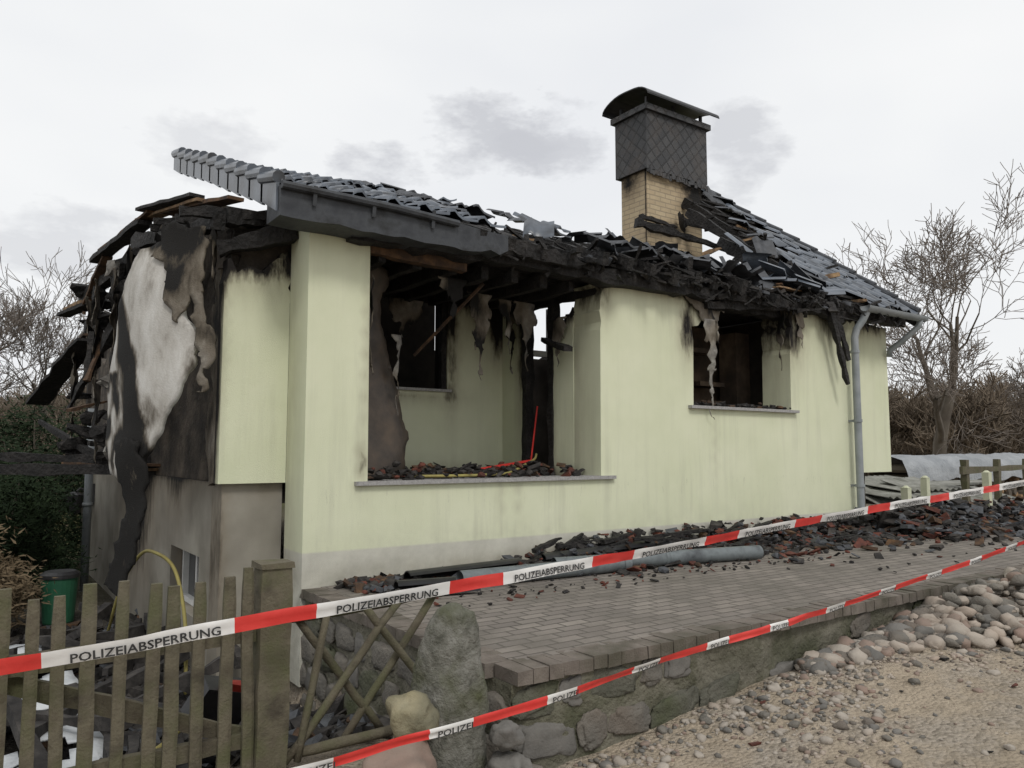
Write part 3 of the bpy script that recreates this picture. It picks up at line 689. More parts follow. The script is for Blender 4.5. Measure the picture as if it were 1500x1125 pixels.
wall(mb,[(-2.54,-1.2),(-.01,-1.2),(-.01,-.072),(-2.54,-.072)],[],lambda u,v,w:(.03+w-(rough_face(u,v,2) if w==0 else 0),u,v),.2,lambda u,v:0,0,.09)
mb.build('retaining_wall',[mConc],terr)
mb=MB()
z=-.72;row=0
while z<-.12:
    h=rnd.uniform(.13,.24); x=.06
    while x<4.5:
        w=rnd.uniform(.14,.42); hh=h*rnd.uniform(.75,1.0)
        if rnd.random()<interp(x,[(0,1),(1.0,.85),(1.8,.40),(4.5,.06)]) and z+hh<-.08:
            mb.rock((x+w/2,-2.798,z+h/2+rnd.uniform(-.01,.01)),(w*.48,.026,hh*.46),rnd.choice([0,0,1,1,1,2]),4,.20,rot=(rnd.uniform(-.05,.05),rnd.uniform(-.2,.2),rnd.uniform(-.04,.04)),sq=.6,fr=1.8)
        x+=w+.025
    z+=h+.02
z=-1.0
while z<-.12:
    h=rnd.uniform(.14,.22); y=-2.78
    while y<-.05:
        w=rnd.uniform(.16,.36); mb.rock((.035,y+w/2,z+h/2),(.03,w*.48,h*.46),rnd.choice([0,0,1,2]),3,.18,rot=(rnd.uniform(-.15,.15),0,0),sq=.65,fr=1.6); y+=w+.025
    z+=h+.02
mb.build('fieldstones',[mStone,mStoneM,mStoneDk],terr,True)
# ================================================================ GROUND
def gz(x,y):
    b=interp(x,[(-8,-.95),(-3,-.72),(-.94,-.50),(.1,-.55),(.54,-.50),(1.83,-.39),(3.5,-.26),(5.9,-.14),(9,-.05),(14,0)])
    if y>-2.0:
        if x<.03: b=b+( -.88-b)*ss(-2.0,-.2,y)
        else: b=min(b,-.12)
    if y>.5 and x>8.5: b=b+(-.02-b)*ss(.5,3,y)
    far=ss(12,40,math.hypot(x,y)); 
    b+= (.02*nz(x,y,0,.7)+.02*nz(x,y,0,2.1)+.016*nz(x,y,0,6))*(1-far*.5)
    if y<-2.9: b+=.06*math.exp(-((y+3.2)/.35)**2)*ss(1.0,3,x)
    if far>0 and y>5: b+=far*.4*nz(x,y,3,.05)
    return b
def axis(a,b,lo,hi,s):
    r=[lo]; 
    while r[-1]<hi: r.append(r[-1]+s)
    k=s
    L=[lo]; 
    while L[-1]>a: k*=1.28; L.append(L[-1]-k)
    k=s
    while r[-1]<b: k*=1.28; r.append(r[-1]+k)
    return sorted(L[1:])+r
ax=axis(-260,260,-4,9,.06); ay=axis(-60,260,-6.4,-1.6,.06)
vs=[(x,y,gz(x,y)) for y in ay for x in ax]; nx=len(ax); fs=[(j*nx+i,j*nx+i+1,(j+1)*nx+i+1,(j+1)*nx+i) for j in range(len(ay)-1) for i in range(nx-1)]
def groundmat():
    m,t,b,co=base_mat('sandy_dirt')
    n=t.noise(co,1.1,8,.65); n2=t.noise(co,9,6,.7)
    col=t.ramp(n,[(.3,(.40,.33,.245)),(.5,(.49,.41,.31)),(.7,(.33,.27,.20))])
    col=t.mix(t.ramp(n2,[(.45,(0,0,0)),(.75,(.65,.65,.65))]),col,(.235,.195,.145))
    v=t.n.new('ShaderNodeTexVoronoi'); v.inputs['Scale'].default_value=42; t.l.new(co,v.inputs['Vector'])
    g=t.ramp(v.outputs['Color'],[(.3,(.24,.215,.18)),(.6,(.44,.39,.33))])
    pm=t.ramp(t.noise(co,2.4,6,.65),[(.44,(0,0,0)),(.62,(.65,.65,.65))]); col=t.mix(pm,col,g)
    sp=t.n.new('ShaderNodeSeparateXYZ'); t.l.new(co,sp.inputs[0])
    d=t.math('MULTIPLY',t.math('MULTIPLY_ADD',sp.outputs[0],-2.0,.1,clamp=True),t.math('MULTIPLY_ADD',sp.outputs[1],1.5,3.5,clamp=True))
    col=t.mix(t.math('MULTIPLY',d,.93),col,t.ramp(n2,[(.4,(.022,.02,.018)),(.7,(.10,.095,.085))]))
    far=t.math('MULTIPLY_ADD',sp.outputs[1],.12,-.5,clamp=True)
    col=t.mix(far,col,t.ramp(n2,[(.35,(.10,.085,.045)),(.65,(.09,.10,.04))]))
    t.l.new(col,b.inputs['Base Color']); b.inputs['Roughness'].default_value=.97; b.inputs['Specular IOR Level'].default_value=.15
    h=t.math('ADD',t.noise(co,26,8,.75),t.math('MULTIPLY',v.outputs['Distance'],-.8)); bumpn(t,b,h,1,.03)
    return m
mGround=groundmat()
mb=MB(); mb.add(vs,fs); g=mb.build('ground',[mGround],None,True)
mb=MB()
for i in range(7500):
    x=rnd.uniform(.2,9); y=-2.86-abs(rnd.gauss(0,.75)); 
    dens=.10+.75*ss(-.05,.35,nz(x,y,8,1.2))+.75*math.exp(-((y+2.86)/.28)**2)
    if rnd.random()>dens: continue
    a=rnd.uniform(.005,.019)*(1.9 if rnd.random()<.15 else 1); mb.rock((x,y,gz(x,y)+a*.15),(a*1.2,a,a*.65),rnd.choice([0,0,0,1,1,2,3]),1 if a<.02 else 2,.28)
mb.build('gravel',[mStone2,mStone,mStoneRed,mStoneDk],None,True)
mb=MB()
for i in range(1700):
    x=rnd.uniform(2.3,8.5); w=interp(x,[(2.3,.15),(3.2,.45),(4,.9),(5,1.35),(8.5,1.6)])
    y=-2.88-rnd.random()**1.4*w; a=rnd.uniform(.02,.06)*(1.4 if rnd.random()<.12 else 1); lift=.20*math.exp(-((y+3.2)/.4)**2)*ss(3.0,4.3,x)*rnd.random()
    mb.rock((x,y,gz(x,y)+a*.3+lift),(a*1.3,a,a*.75),rnd.choice([0,0,0,1,1,2,3]),2,.30,sq=.85)
mb.build('cobblestone_pile',[mStone2,mStone,mStoneRed,mStoneDk],None,True)
mb=MB()
for i in range(22):
    x=rnd.uniform(1.0,5); y=rnd.uniform(-4.3,-2.95); a=rnd.uniform(.015,.045); mb.box((x,y,gz(x,y)+.008),(a*1.8,a,a*.3),(rnd.gauss(0,.2),rnd.gauss(0,.2),rnd.uniform(0,6)),rnd.choice([0,1,1]),a*.25)
mb.build('tile_fragments',[mRed,mRubble])
mb=MB()
bm=bmesh.new(); bmesh.ops.create_icosphere(bm,subdivisions=6,radius=1); vs=[]
for v in bm.verts:
    p=v.co; t=(p.z+1)/2
    w=interp(t,[(0,.20),(.3,.198),(.55,.185),(.75,.16),(.88,.125),(.96,.09),(1,.06)])
    r=math.hypot(p.x,p.y); k=(1/max(r,1e-3))*min(1,r*2.2) if r>0 else 0
    q=Vector((p.x*k*w,p.y*k*w*.72,-.72+1.09*t))
    q.x+=.05*(t-.5)-.02*math.sin(t*3); d=.022*nz(q.x,q.y,q.z,5)+.010*nz(q.x,q.y,q.z,16)+.006*nz(q.x,q.y,q.z,45)
    q+=p.normalized()*d; c,s_=math.cos(-.6),math.sin(-.6)
    vs.append((q.x*c-q.y*s_-.295,q.x*s_+q.y*c-2.79,q.z))
mb.add(vs,[[w.index for w in f.verts] for f in bm.faces]); bm.free()
mb.build('standing_stone',[mMenhir],None,True)
def boulder(name,c,r,mat,seed,sq=.8):
    m=MB(); m.rock(c,r,0,4,.2,seed,(0.1,.1,seed),sq=sq); m.build(name,[mat],None,True)
boulder('boulder',(-.52,-2.84,-.10),(.135,.11,.10),mBoulderY,1.3,.92)
boulder('boulder',(-.62,-2.92,-.32),(.19,.15,.15),mStoneRed,4.1)
boulder('boulder',(-.10,-2.98,-.23),(.075,.07,.06),mStoneDk,2.2)
boulder('boulder',(-.10,-2.99,-.39),(.10,.09,.08),mStoneDk,5.2)
boulder('boulder',(-.42,-2.98,-.47),(.12,.1,.1),mStoneDk,7.7)
boulder('boulder',(.02,-2.95,-.50),(.14,.1,.09),mStone,8.8)
# ================================================================ FENCES
mb=MB()
def picket(mb,x,y,z0,z1,w,t,lean=0):
    n=8;vs=[]
    for i in range(n+1):
        k=i/n; z=z0+(z1-z0)*k; ww=w*(1+.08*nz(x*5,z,0,5)); dx=lean*k+.006*nz(x*7,z,1,3)
        top=.82 if i==n else 1
        for a,b in((-1,-1),(1,-1),(1,.6),(.5,1),(-.5,1),(-1,.6)): vs.append((x+dx+a*ww/2*top,y-b*t/2,z))
    fs=[]
    for i in range(n):
        for j in range(6): fs.append((i*6+j,i*6+(j+1)%6,i*6+6+(j+1)%6,i*6+6+j))
    fs+=[(5,4,3,2,1,0),tuple(range(n*6,n*6+6))]; mb.add(vs,fs)
x=-1.04
while x>-4.2:
    picket(mb,x,-2.16,gz(x,-2.16)-.02+rnd.uniform(0,.05),.50+rnd.uniform(-.045,.02),.055+rnd.uniform(-.006,.006),.03,rnd.gauss(0,.012)); x-=.112+rnd.gauss(0,.006)
for z in(.18,-.32): mb.beam((-4.3,-2.11,z),(-.98,-2.11,z+.01),.04,.075,0,.003,20)
mb.beam((-2.05,-2.07,.12),(-1.05,-2.07,-.30),.04,.08,0,.003,10)
mb.beam((-.94,-2.13,-.9),(-.93,-2.13,.51),.15,.14,0,.004,12,up=(0,1,0)); mb.box((-.93,-2.13,.52),(.165,.155,.03),jit=.004)
mb.build('wooden_picket_fence',[mFence])
mb=MB()
def stick(p,q,r):
    p=Vector(p);q=Vector(q); pts=[p.lerp(q,t/6)+Vector((0,.01*nz(t,p.x*9,0,1),.02*nz(t*.7,p.x*9,q.x,1))) for t in range(7)]
    mb.tube(pts,[r*(1+.15*nz(t,p.x,2,2)) for t in range(7)],7)
stick((-.86,-2.13,.24),(.03,-2.14,.29),.028); stick((-.86,-2.13,-.42),(.02,-2.14,-.40),.028)
stick((-.86,-2.16,-.45),(-.25,-2.16,.27),.022); stick((-.55,-2.1,-.45),(-.0,-2.1,.26),.022)
stick((-.80,-2.1,.25),(-.3,-2.1,-.42),.022); stick((-.45,-2.16,.27),(.0,-2.16,-.30),.022); stick((-.66,-2.17,.25),(-.80,-2.17,-.45),.02)
mb.build('rustic_lattice_fence',[mFence],None,True)
# ================================================================ TAPES
def catmull(P,n):
    P=[Vector(p) for p in P]; P=[P[0]*2-P[1]]+P+[P[-1]*2-P[-2]]; out=[]
    for i in range(1,len(P)-2):
        for k in range(n):
            t=k/n; a,b,c,d=P[i-1:i+3]
            out.append(.5*((2*b)+(c-a)*t+(2*a-5*b+4*c-d)*t*t+(3*b-a-3*c+d)*t**3))
    out.append(P[-2]); return out
def textmesh(s):
    cu=bpy.data.curves.new('tmp','FONT'); cu.body=s; cu.size=1; cu.resolution_u=2; cu.offset=.02
    ob=bpy.data.objects.new('tmp',cu); sc.collection.objects.link(ob)
    dg=bpy.context.evaluated_depsgraph_get(); me=ob.evaluated_get(dg).to_mesh()
    V=[(v.co.x,v.co.y) for v in me.vertices]; Fs=[list(p.vertices) for p in me.polygons]
    bpy.data.objects.remove(ob); 
    return V,Fs
def tape(name,P,width,segR,segW,txt,tw,phase=0,twist=.25,tsz=.7):
    pts=catmull(P,40); L=[0]
    for a,b in zip(pts,pts[1:]): L.append(L[-1]+(b-a).length)
    def at(s):
        s=max(0,min(L[-1]-1e-4,s)); lo,hi=0,len(L)-1
        while hi-lo>1:
            m=(lo+hi)//2
            if L[m]<=s: lo=m
            else: hi=m
        t=(s-L[lo])/(L[hi]-L[lo]); p=pts[lo].lerp(pts[hi],t); d=(pts[hi]-pts[lo]).normalized()
        out=Vector((d.y,-d.x,0)).normalized()
        a=twist*nz(s,phase,0,.9)+.12; up=Vector((0,0,1)); up=(up-d*up.dot(d)).normalized()
        w=up*math.cos(a)+out*math.sin(a); nn=(out*math.cos(a)-up*math.sin(a))
        p=p+Vector((0,0,.006*nz(s,phase,3,4)))
        return p,w,nn
    mb=MB(); s=0; ds=.02; per=segR+segW
    vs=[];fs=[];ms=[];i=0
    while s<L[-1]:
        p,w,nn=at(s)
        for k in range(5):
            v=(k/4-.5); vs.append(p+w*v*width+nn*.006*(nz(s,v,phase,6)+.6*math.sin(v*5)))
        if i:
            for k in range(4): fs.append(((i-1)*5+k,i*5+k,i*5+k+1,(i-1)*5+k+1)); ms.append(0 if ((s+phase)%per)<segR else 1)
        s+=ds;i+=1
    mb.add(vs,fs); mb.m=ms
    V,Fs=textmesh(txt); x0=min(v[0] for v in V);x1=max(v[0] for v in V)
    k=-1
    while True:
        a=k*per-phase+segR+(segW-tw)/2; k+=1
        if a>L[-1]: break
        if a<0 or a+tw>L[-1]: continue
        out=[]
        for (x,y) in V:
            s=a+(x-x0)/(x1-x0)*tw; p,w,nn=at(s); v=(y-.50)*tsz*1.25
            out.append(p+w*v*width+nn*.009)
        mb.add(out,Fs,2); 
    mb.build(name,[mTapeR,mTapeW,mInk],None,True)
tape('police_tape',[(-4.2,-2.28,.10),(-3,-2.3,.17),(-2.06,-2.33,.235),(-1.58,-2.37,.27),(-1.03,-2.42,.315),(-.09,-2.38,.35),(1.09,-2.26,.385),(2.74,-2.2,.47),(4.72,-2.15,.575),(7.6,-2.15,.725),(11.9,-2.1,1.02)],.070,.38,.74,'POLIZEIABSPERRUNG',.58,.32,.5,.62)
tape('police_tape',[(-3.2,-2.7,-.2),(-2.2,-3.0,-.15),(-1.1,-3.135,-.10),(-.705,-3.17,-.067),(-.15,-3.195,-.04),(.95,-3.11,.014),(2.26,-3.06,.065),(5.01,-3.16,.33),(8.5,-3.1,.7)],.042,.40,.19,'POLIZEI',.16,.1,.7,.7)
# ================================================================ TERRACE OBJECTS
mb=MB()
def hollow(p,q,r,mi=0):
    mb.tube([p,q],r,20,mi,caps=False); mb.tube([q,p],r*.92,20,mi,caps=False)
p,q=Vector((1.02,-.72,.075)),Vector((2.75,-.80,.072)); hollow(p,q,.068); mb.tube([q-(q-p).normalized()*.08,q],.074,20,caps=False)
mb.tube([p+(q-p)*.35,p+(q-p)*.352+(q-p).normalized()*.03],.073,20)
mb.build('fallen_downpipe',[mPipe],None,True)
mb=MB()
p,q=Vector((2.1,-.55,.075)),Vector((4.35,-1.02,.075)); hollow(p,q,.068)
mb.tube([p+(q-p)*.5,p+(q-p)*.52],.073,20)
mb.build('fallen_downpipe',[mPipe],None,True)
mb=MB()
for (a,b,r) in [((.75,-.35,.08),(1.9,-.30,.09),.07),((.55,-.55,.06),(1.2,-.62,.05),.06),((2.2,-.25,.1),(3.4,-.3,.14),.07),((.62,-.85,.04),(1.05,-.95,.05),.05),((3.2,-.3,.16),(4.4,-.22,.1),.06)]:
    a=Vector(a);b=Vector(b);d=(b-a).normalized();sdv=d.cross(Vector((0,0,1))).normalized(); vs=[];fs=[];n=8
    tl=rnd.uniform(-.6,.6)
    for c in(a,b):
        for rr in(r,r*.88):
            for k in range(n+1):
                an=math.pi*k/n+tl; vs.append(c+sdv*rr*math.cos(an)+Vector((0,0,1))*rr*math.sin(an)-Vector((0,0,.03)))
    m_=n+1
    for k in range(n): fs+=[(k,k+1,2*m_+k+1,2*m_+k),(m_+k,3*m_+k,3*m_+k+1,m_+k+1)]
    for c in(0,2*m_):
        for k in range(n): fs.append((c+k,c+k+1,c+m_+k+1,c+m_+k))
    mb.add(vs,fs)
mb.build('fallen_gutter_section',[mBlackPlastic],None,True)
mb=MB()
def f1():
    x=rnd.uniform(.3,8.2); y=-.04-abs(rnd.gauss(0,.20+.055*x)); h=.26*math.exp(-(y/.38)**2)*ss(1.2,3.2,x)
    return (x,y,.01+h*rnd.random())
rubble(mb,2600,f1,(.012,.085),(0,0,0,0,0,0,4,4,2,1,1))
rubble(mb,280,lambda:(rnd.uniform(.5,5.0),rnd.uniform(-1.4,-.3),.005),(.006,.035),(0,0,1,3))
def f2():
    x=7.6+abs(rnd.gauss(0,2.4)); y=rnd.gauss(-.6,.45); h=.30*math.exp(-((y+.4)/.5)**2)
    return (x,min(y,.1),.02+h*rnd.random())
rubble(mb,1700,f2,(.025,.12),(0,0,0,0,0,1,4,4,2,3))
rubble(mb,120,lambda:(rnd.uniform(4,13),rnd.uniform(-2.3,-.8),.005),(.015,.045),(0,0,1,3))
mb.build('roof_debris_pile',[mRubble,mRed,mWoodBrown,mAsh,mTileAsh])
mb=MB()
for i in range(70):
    x=rnd.uniform(2.2,9.5); y=-.12-abs(rnd.gauss(0,.28)); c=Vector((x,y,rnd.uniform(.05,.24))); a=rnd.gauss(0,.4); L=rnd.uniform(.12,.42)
    d=Vector((math.cos(a),math.sin(a)*.5,rnd.gauss(0,.14)))*L; mb.beam(c-d,c+d,rnd.uniform(.03,.08),rnd.uniform(.02,.06),0,.012,6,taper=.6)
mb.build('charred_beam_scraps',[mChar])
mb=MB()
rubble(mb,1300,lambda:(-.1-abs(rnd.gauss(0,1.1)),rnd.uniform(-1.9,4),0),(.03,.14),(0,0,0,3,2,4,4,0))
for i in range(len(mb.v)):
    x,y,z=mb.v[i]; mb.v[i]=(x,y,z+gz(x,y)+.02)
for i in range(40):
    c=Vector((rnd.uniform(-2.2,-.3),rnd.uniform(-1.6,2.5),rnd.uniform(-.8,-.45))); a=rnd.uniform(0,3.1); d=Vector((math.cos(a),math.sin(a),rnd.gauss(0,.2)))*rnd.uniform(.2,.7); mb.beam(c-d,c+d,.06,.07,0,.012,6)
mb.build('yard_debris',[mRubble,mRed,mWoodBrown,mAsh,mTileAsh])
mb=MB()
grid(-3.6,-1.45,-1.5,2.2,34,50,lambda x,y:-.62+.10*nz(x,y,0,1.6)+.05*nz(x,y,0,5),.012,0,lambda x,y:nz(x,y,3,1.3)+.3*nz(x,y,3,6)>.2)
mb.build('white_plastic_sheet',[mSheetW],None,True)
mb=MB(); mb.tube(catmull([(-1.0,2.6,-.75),(-.95,2.2,-.2),(-.9,1.6,.16),(-.85,1.2,.22),(-.75,.9,.1),(-.7,.7,-.3),(-.7,.6,-.85)],8),.015,8)
mb.tube(catmull([(-2.6,-1.6,-.55),(-2.2,-1.3,-.5),(-1.7,-1.5,-.52),(-1.3,-1.2,-.6),(-1.0,-.6,-.7)],8),.015,8)
mb.build('fire_hose',[mHose],None,True)
mb=MB(); mb.tube(catmull([(1.05,.16,.86),(1.4,.1,.86),(1.8,.14,.86),(2.2,.3,.87),(2.6,.55,.95),(2.9,.8,1.0),(3.15,1.1,1.05)],8),.013,8); mb.build('fire_hose',[mHose],None,True)
mb=MB(); 
for a,b in(((2.2,.8,.90),(3.0,1.0,.98)),((3.0,1.0,.98),(3.13,1.05,1.6))): mb.beam(a,b,.004,.025,0,0.0,6)
mb.build('barrier_tape_scrap',[mTapeR])
mb=MB(); mb.tube([(-1.26,4.3,-.86),(-1.26,4.3,-.84),(-1.26,4.3,-.35)],[.15,.16,.19],24); mb.tube([(-1.26,4.3,-.35),(-1.26,4.3,-.31),(-1.26,4.3,-.28)],[.205,.205,.16],24,1)
mb.build('green_bin',[mGreenBin,mBlackPlastic],None,False)
mb=MB(); mb.box((-1.02,-1.55,-.28),(.3,.12,.22),(.5,.3,.3),0,.01); mb.box((-.99,-1.62,-.22),(.12,.04,.14),(.5,.3,.3),1,.004); mb.build('plastic_canister',[mBlackPlastic,mRedPl])
# ================================================================ RIGHT SIDE
for (x,y,z1) in((9.14,.0,.55),(9.92,.11,.68),(10.7,-.44,.76)):
    mb=MB(); mb.beam((x,y,-.1),(x,y,z1),.1,.1,0,.004,5,up=(0,1,0)); mb.tube([(x,y,z1),(x,y,z1+.03)],[.06,.02],8); mb.build('concrete_fence_post',[mCream])
mb=MB()
def corr(c,L,W,rz,rx,ry):
    R=Euler((rx,ry,rz)).to_matrix(); vs=[];fs=[];n=44
    for e in(0,1):
        for k in range(n+1):
            vs.append(R@Vector(((k/n-.5)*W,(e-.5)*L,.022*math.sin(k/n*W/.13*2*math.pi)))+Vector(c))
    m=len(vs); vs+=[v-Vector((0,0,.008)) for v in vs]
    for k in range(n): a=(k,k+1,n+2+k,n+1+k); fs+=[a,tuple(m+i for i in reversed(a)),(k,m+k,m+k+1,k+1)]
    mb.add(vs,fs)
for i in range(9): corr((10.3+rnd.uniform(-.5,2.0),.9+rnd.uniform(-.5,.9),.15+.05*i),1.6,1.4,rnd.uniform(-.4,.5),rnd.uniform(-.05,.25),rnd.uniform(-.1,.12))
corr((11.2,.3,.35),1.8,1.8,.2,.3,.0); corr((10.0,.6,.3),1.6,1.5,-.2,.35,.1); corr((12.4,.3,.3),1.6,1.6,.1,.25,0)
mb.build('corrugated_roof_sheets',[mCorr],None,True)
st=empty('covered_firewood_stack')
mb=MB()
for i in range(420):
    x=rnd.uniform(13,21); z=rnd.uniform(.05,.75); r=rnd.uniform(.05,.09); y=2.0-.12*(x-13)
    mb.tube([(x,y-.02-rnd.random()*.06,z),(x,y+.9,z)],r,7,rnd.choice([0,1,1]))
mb.build('logs',[mWoodNew,mBark],st)
mb=MB()
vs=[];fs=[];n=90
prof=[(-.16,.50),(-.13,.72),(-.05,.88),(.15,.97),(.5,1.0),(.9,.93),(1.05,.6)]
for i in range(n+1):
    x=12.8+i*8.4/n
    for k,(py,pz) in enumerate(prof):
        vs.append((x,2.0-.12*(x-13)+py+.05*nz(x,k,0,2),pz+.02+.07*nz(x,k*.6,0,1.5)+.03*nz(x,k,0,5)+(-.1*abs(nz(x,0,3,2.2)) if k==0 else 0)))
    if i:
        o=(i-1)*7
        for k in range(6): fs.append((o+k,o+7+k,o+8+k,o+k+1))
mb.add(vs,fs); mb.build('tarpaulin',[mTarp],st,True)
mb=MB()
for x in(11.0,12.2,13.4,14.8): mb.beam((x,-.2+.02*x,-.05),(x+.02,-.2+.02*x,.95),.09,.09,0,.006,6,up=(0,1,0))
mb.beam((10.8,-.02,.78),(15.5,.1,.82),.04,.1,0,.006,10)
mb.build('rail_fence',[mFence])
# ================================================================ TREES
def grow(mb,p,d,L,r,lev,maxlev,sp,rr,rmin,up=.12,kids=(2,4)):
    n=4 if lev<2 else 3; pts=[p]; rs=[r]; q=p.copy(); dd=d.copy()
    for i in range(n):
        dd=(dd+Vector((rr.gauss(0,.16),rr.gauss(0,.16),rr.gauss(0,.10)+up*.4))).normalized(); q=q+dd*(L/n); pts.append(q.copy()); rs.append(max(rmin,r*(1-.45*(i+1)/n)))
    mb.tube(pts,rs,6 if lev<2 else 3,0 if lev<3 else 1,caps=False)
    if lev>=maxlev: return
    k=rr.randint(*kids)+(1 if lev<1 else 0)
    for i in range(k):
        t=rr.uniform(.35,1) if i else 1
        j=min(n,max(1,int(t*n+.5))); base=pts[j]
        a=rr.uniform(0,6.283); tilt=rr.uniform(.35,1.0)*sp
        o=dd.orthogonal().normalized(); o2=dd.cross(o); nd=(dd*math.cos(tilt)+(o*math.cos(a)+o2*math.sin(a))*math.sin(tilt)).normalized()
        grow(mb,base,nd,L*rr.uniform(.58,.82),max(rmin,rs[j]*.62),lev+1,maxlev,sp,rr,rmin,up,kids)
def tree(name,base,L,r,seed,maxlev=6,sp=.9,rmin=.01,kids=(2,4),parent=None,mats=None,up=.12):
    m=MB(); rr=random.Random(seed); grow(m,Vector(base),Vector((rr.gauss(0,.05),rr.gauss(0,.05),1)).normalized(),L,r,0,maxlev,sp,rr,rmin,up,kids)
    return m.build(name,mats or [mBark,mTwig],parent,True)
tree('bare_tree',(18.8,4.5,-.1),3.0,.21,5,6,.95,.008,(3,4))
tree('bare_tree',(26.5,4.2,-.1),1.6,.14,12,6,.9,.009,(2,4))
tree('bare_tree',(.2,25,-.8),3.3,.18,21,6,.75,.009,(3,4))
tree('bare_tree',(-3.0,22,-.8),2.7,.16,23,6,.75,.009,(3,4))
tl=empty('tree_line')
protos=[tree('treeline_tree',(0,0,0),2.4,.10,31+i,5,.8,.014,(3,4),tl,[mBrush,mBrush]) for i in range(4)]
bush=[tree('treeline_shrub',(0,0,0),.9,.04,61+i,4,1.1,.013,(4,5),tl,[mBrush,mBrush],up=.3) for i in range(3)]
def inst(pr,x,y,s,nm):
    o=bpy.data.objects.new(nm,pr.data); o.location=(x,y,gz(x,y)-.1); o.rotation_euler=(0,0,rnd.uniform(0,6.28)); o.scale=(s,s,s*rnd.uniform(.85,1.1)); link(o,tl)
for o in protos+bush: o.location=(60,40,0)
def polar(az,D):
    return (-2.2+D*math.cos(az),-6.0+D*math.sin(az))
for i in range(64):
    x,y=polar(math.radians(rnd.uniform(15,32)),rnd.uniform(32,70)); inst(rnd.choice(protos),x,y,rnd.uniform(.55,.85),'treeline_tree')
for i in range(90):
    x,y=polar(math.radians(rnd.uniform(13,33)),rnd.uniform(26,50)); inst(rnd.choice(bush),x,y,rnd.uniform(.9,1.6),'treeline_shrub')
for i in range(46):
    x,y=polar(math.radians(rnd.uniform(78,96)),rnd.uniform(34,65)); inst(rnd.choice(protos),x,y,rnd.uniform(.7,1.1),'treeline_tree')
for i in range(50):
    x,y=polar(math.radians(rnd.uniform(78,96)),rnd.uniform(20,40)); inst(rnd.choice(bush),x,y,rnd.uniform(.9,1.6),'treeline_shrub')
mb=MB(); vs=[];fs=[];n=400
for i in range(n+1):
    a=math.radians(-10+125*i/n); R_=92; x=-2+R_*math.cos(a); y=-6+R_*math.sin(a)
    h=6.5+1.5*nz(a,0,0,14)+1.2*nz(a,1,0,60)+.8*nz(a,1,0,200)
    vs+=[(x,y,-2),(x+.4*nz(a,2,0,80),y,h*.6),(x+3,y+3,h)]
    if i: o=(i-1)*3; fs+=[(o,o+3,o+4,o+1),(o+1,o+4,o+5,o+2)]
mRidge=M('distant_wood',(.13,.11,.09),(.20,.17,.14),1.5,1,.8,4,bd=.3)
mb.add(vs,fs); mb.build('wooded_hill',[mRidge])
def shrub(name,c,r,n,mats,leaf=.05,seed=1):
    m=MB(); rr=random.Random(seed)
    for i in range(9):
        a=rr.uniform(0,6.28); e=Vector((c[0]+math.cos(a)*r[0]*.5,c[1]+math.sin(a)*r[1]*.5,c[2]+r[2]*rr.uniform(.2,.8))); m.tube([(c[0],c[1],c[2]-r[2]),tuple(Vector((c[0],c[1],c[2]-r[2])).lerp(e,.5)),tuple(e)],[.03,.02,.008],5,1)
    cl=[]
    for i in range(60):
        while True:
            p=Vector((rr.uniform(-1,1),rr.uniform(-1,1),rr.uniform(-1,1)))
            if .35<p.length<1: break
        cl.append(Vector((c[0]+p.x*r[0],c[1]+p.y*r[1],c[2]+p.z*r[2])))
    vs=[];fs=[]
    for i in range(n):
        k=rr.choice(cl); p=k+Vector((rr.gauss(0,.16)*r[0],rr.gauss(0,.16)*r[1],rr.gauss(0,.13)*r[2]))
        u=Vector((rr.gauss(0,1),rr.gauss(0,1),rr.gauss(0,.7))).normalized(); w=u.orthogonal().normalized(); l=leaf*rr.uniform(.6,1.5)
        o=len(vs); vs+=[p-w*l*.16,p+u*l,p+w*l*.16,p-u*l*.4]; fs.append((o,o+1,o+2,o+3))
    m.add(vs,fs,0); m.build(name,mats)
shrub('evergreen_shrub',(-1.9,6.2,.05),(1.0,1.0,1.05),18000,[mEver,mBark],.065,1)
shrub('evergreen_shrub',(-1.2,9.5,.4),(1.3,1.2,1.5),18000,[mEver,mBark],.075,2)
shrub('evergreen_shrub',(-3.6,8.0,.3),(1.4,1.2,1.4),16000,[mEver,mBark],.075,3)
shrub('bramble_bush',(-2.3,4.2,-.3),(.8,.7,.55),7000,[mIvy,mBark],.06,4)
# ================================================================ SKY / LIGHT
SUN_EL=48; sun_az_from=Vector((-.25,-.95,0)).normalized()
w=bpy.data.worlds.new("World"); sc.world=w; w.use_nodes=True; t=NT(w.node_tree)
for n in list(t.n): t.n.remove(n)
sky=t.n.new('ShaderNodeTexSky'); sky.sky_type='NISHITA'; sky.sun_disc=False; sky.sun_elevation=math.radians(SUN_EL)
sky.sun_rotation=math.atan2(sun_az_from.x,sun_az_from.y); sky.dust_density=3
co=t.n.new('ShaderNodeTexCoord').outputs['Generated']
sp=t.n.new('ShaderNodeSeparateXYZ'); t.l.new(co,sp.inputs[0])
mp=t.n.new('ShaderNodeMapping'); mp.inputs['Scale'].default_value=(1,1,2.2); t.l.new(co,mp.inputs[0])
n1=t.noise(mp.outputs[0],2.2,3,.5)
col=t.ramp(n1,[(.3,(8.7,8.85,9.1)),(.55,(9.45,9.55,9.6)),(.75,(9.9,9.9,9.9))])
bn=t.noise(mp.outputs[0],9,5,.62)
yaw=math.radians(54.8)
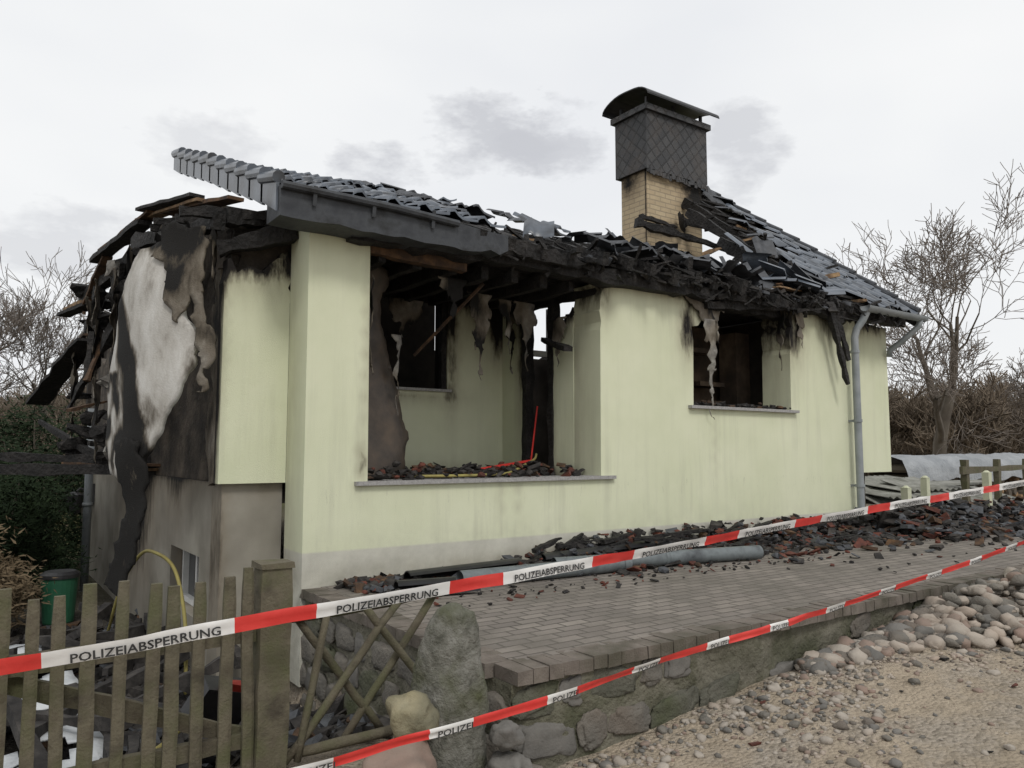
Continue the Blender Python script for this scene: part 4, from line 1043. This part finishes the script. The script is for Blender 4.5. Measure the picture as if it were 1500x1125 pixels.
def cloud(azd,eld,sa,se,k,colr,col):
    az=yaw-math.radians(azd); el=math.radians(eld)
    tan=Vector((math.sin(az),-math.cos(az),0)); fw=Vector((math.cos(az),math.sin(az),0))
    dp=t.n.new('ShaderNodeVectorMath'); dp.operation='DOT_PRODUCT'; t.l.new(co,dp.inputs[0]); dp.inputs[1].default_value=tan
    df=t.n.new('ShaderNodeVectorMath'); df.operation='DOT_PRODUCT'; t.l.new(co,df.inputs[0]); df.inputs[1].default_value=fw
    a=t.math('MULTIPLY',dp.outputs['Value'],1/sa); b_=t.math('MULTIPLY',t.math('SUBTRACT',sp.outputs[2],math.sin(el)),1/se)
    q=t.math('ADD',t.math('MULTIPLY',a,a),t.math('MULTIPLY',b_,b_))
    q=t.math('ADD',q,t.math('MULTIPLY_ADD',bn,-5.5,2.8))
    f=t.math('MULTIPLY',t.math('MULTIPLY',t.math('SUBTRACT',1.0,q),.95,clamp=True),k)
    f=t.math('MULTIPLY',f,t.math('GREATER_THAN',df.outputs['Value'],0))
    return t.mix(f,col,colr)
for a in [(-1.5,22.4,.09,.055,.85),(3.0,22.2,.08,.05,.75),(-10.3,20.2,.065,.04,.8),(17,21,.065,.05,.65),(-21,20.5,.085,.04,.45),(-31,13.5,.10,.045,.5)]:
    col=cloud(*a,(6.0,6.1,6.45),col)
skc=t.mix(.95,sky.outputs[0],col)
bg=t.n.new('ShaderNodeBackground'); bg.inputs['Strength'].default_value=.10; t.l.new(skc,bg.inputs[0])
ou=t.n.new('ShaderNodeOutputWorld'); t.l.new(bg.outputs[0],ou.inputs[0])
sl_=bpy.data.lights.new('sun','SUN'); sl_.energy=1.3; sl_.angle=math.radians(14); sl_.color=(1,.97,.92)
so=link(bpy.data.objects.new('sun',sl_)); el=math.radians(SUN_EL)
sv=Vector((sun_az_from.x*math.cos(el),sun_az_from.y*math.cos(el),math.sin(el))); so.rotation_euler=sv.to_track_quat('Z','Y').to_euler(); so.location=sv*30
# ================================================================ CAMERA
cam=bpy.data.cameras.new('camera'); cam.sensor_width=36; cam.lens=36*1130/1500; cam.clip_end=2000; cam.clip_start=.05
c=link(bpy.data.objects.new('camera',cam)); c.location=(-2.215,-6.02,1.08)
th=math.atan(99/1130); d=Vector((math.cos(yaw)*math.cos(th),math.sin(yaw)*math.cos(th),math.sin(th)))
c.rotation_euler=d.to_track_quat('-Z','Y').to_euler(); sc.camera=c
sc.view_settings.view_transform='Standard'; sc.view_settings.look='None'; sc.view_settings.exposure=0
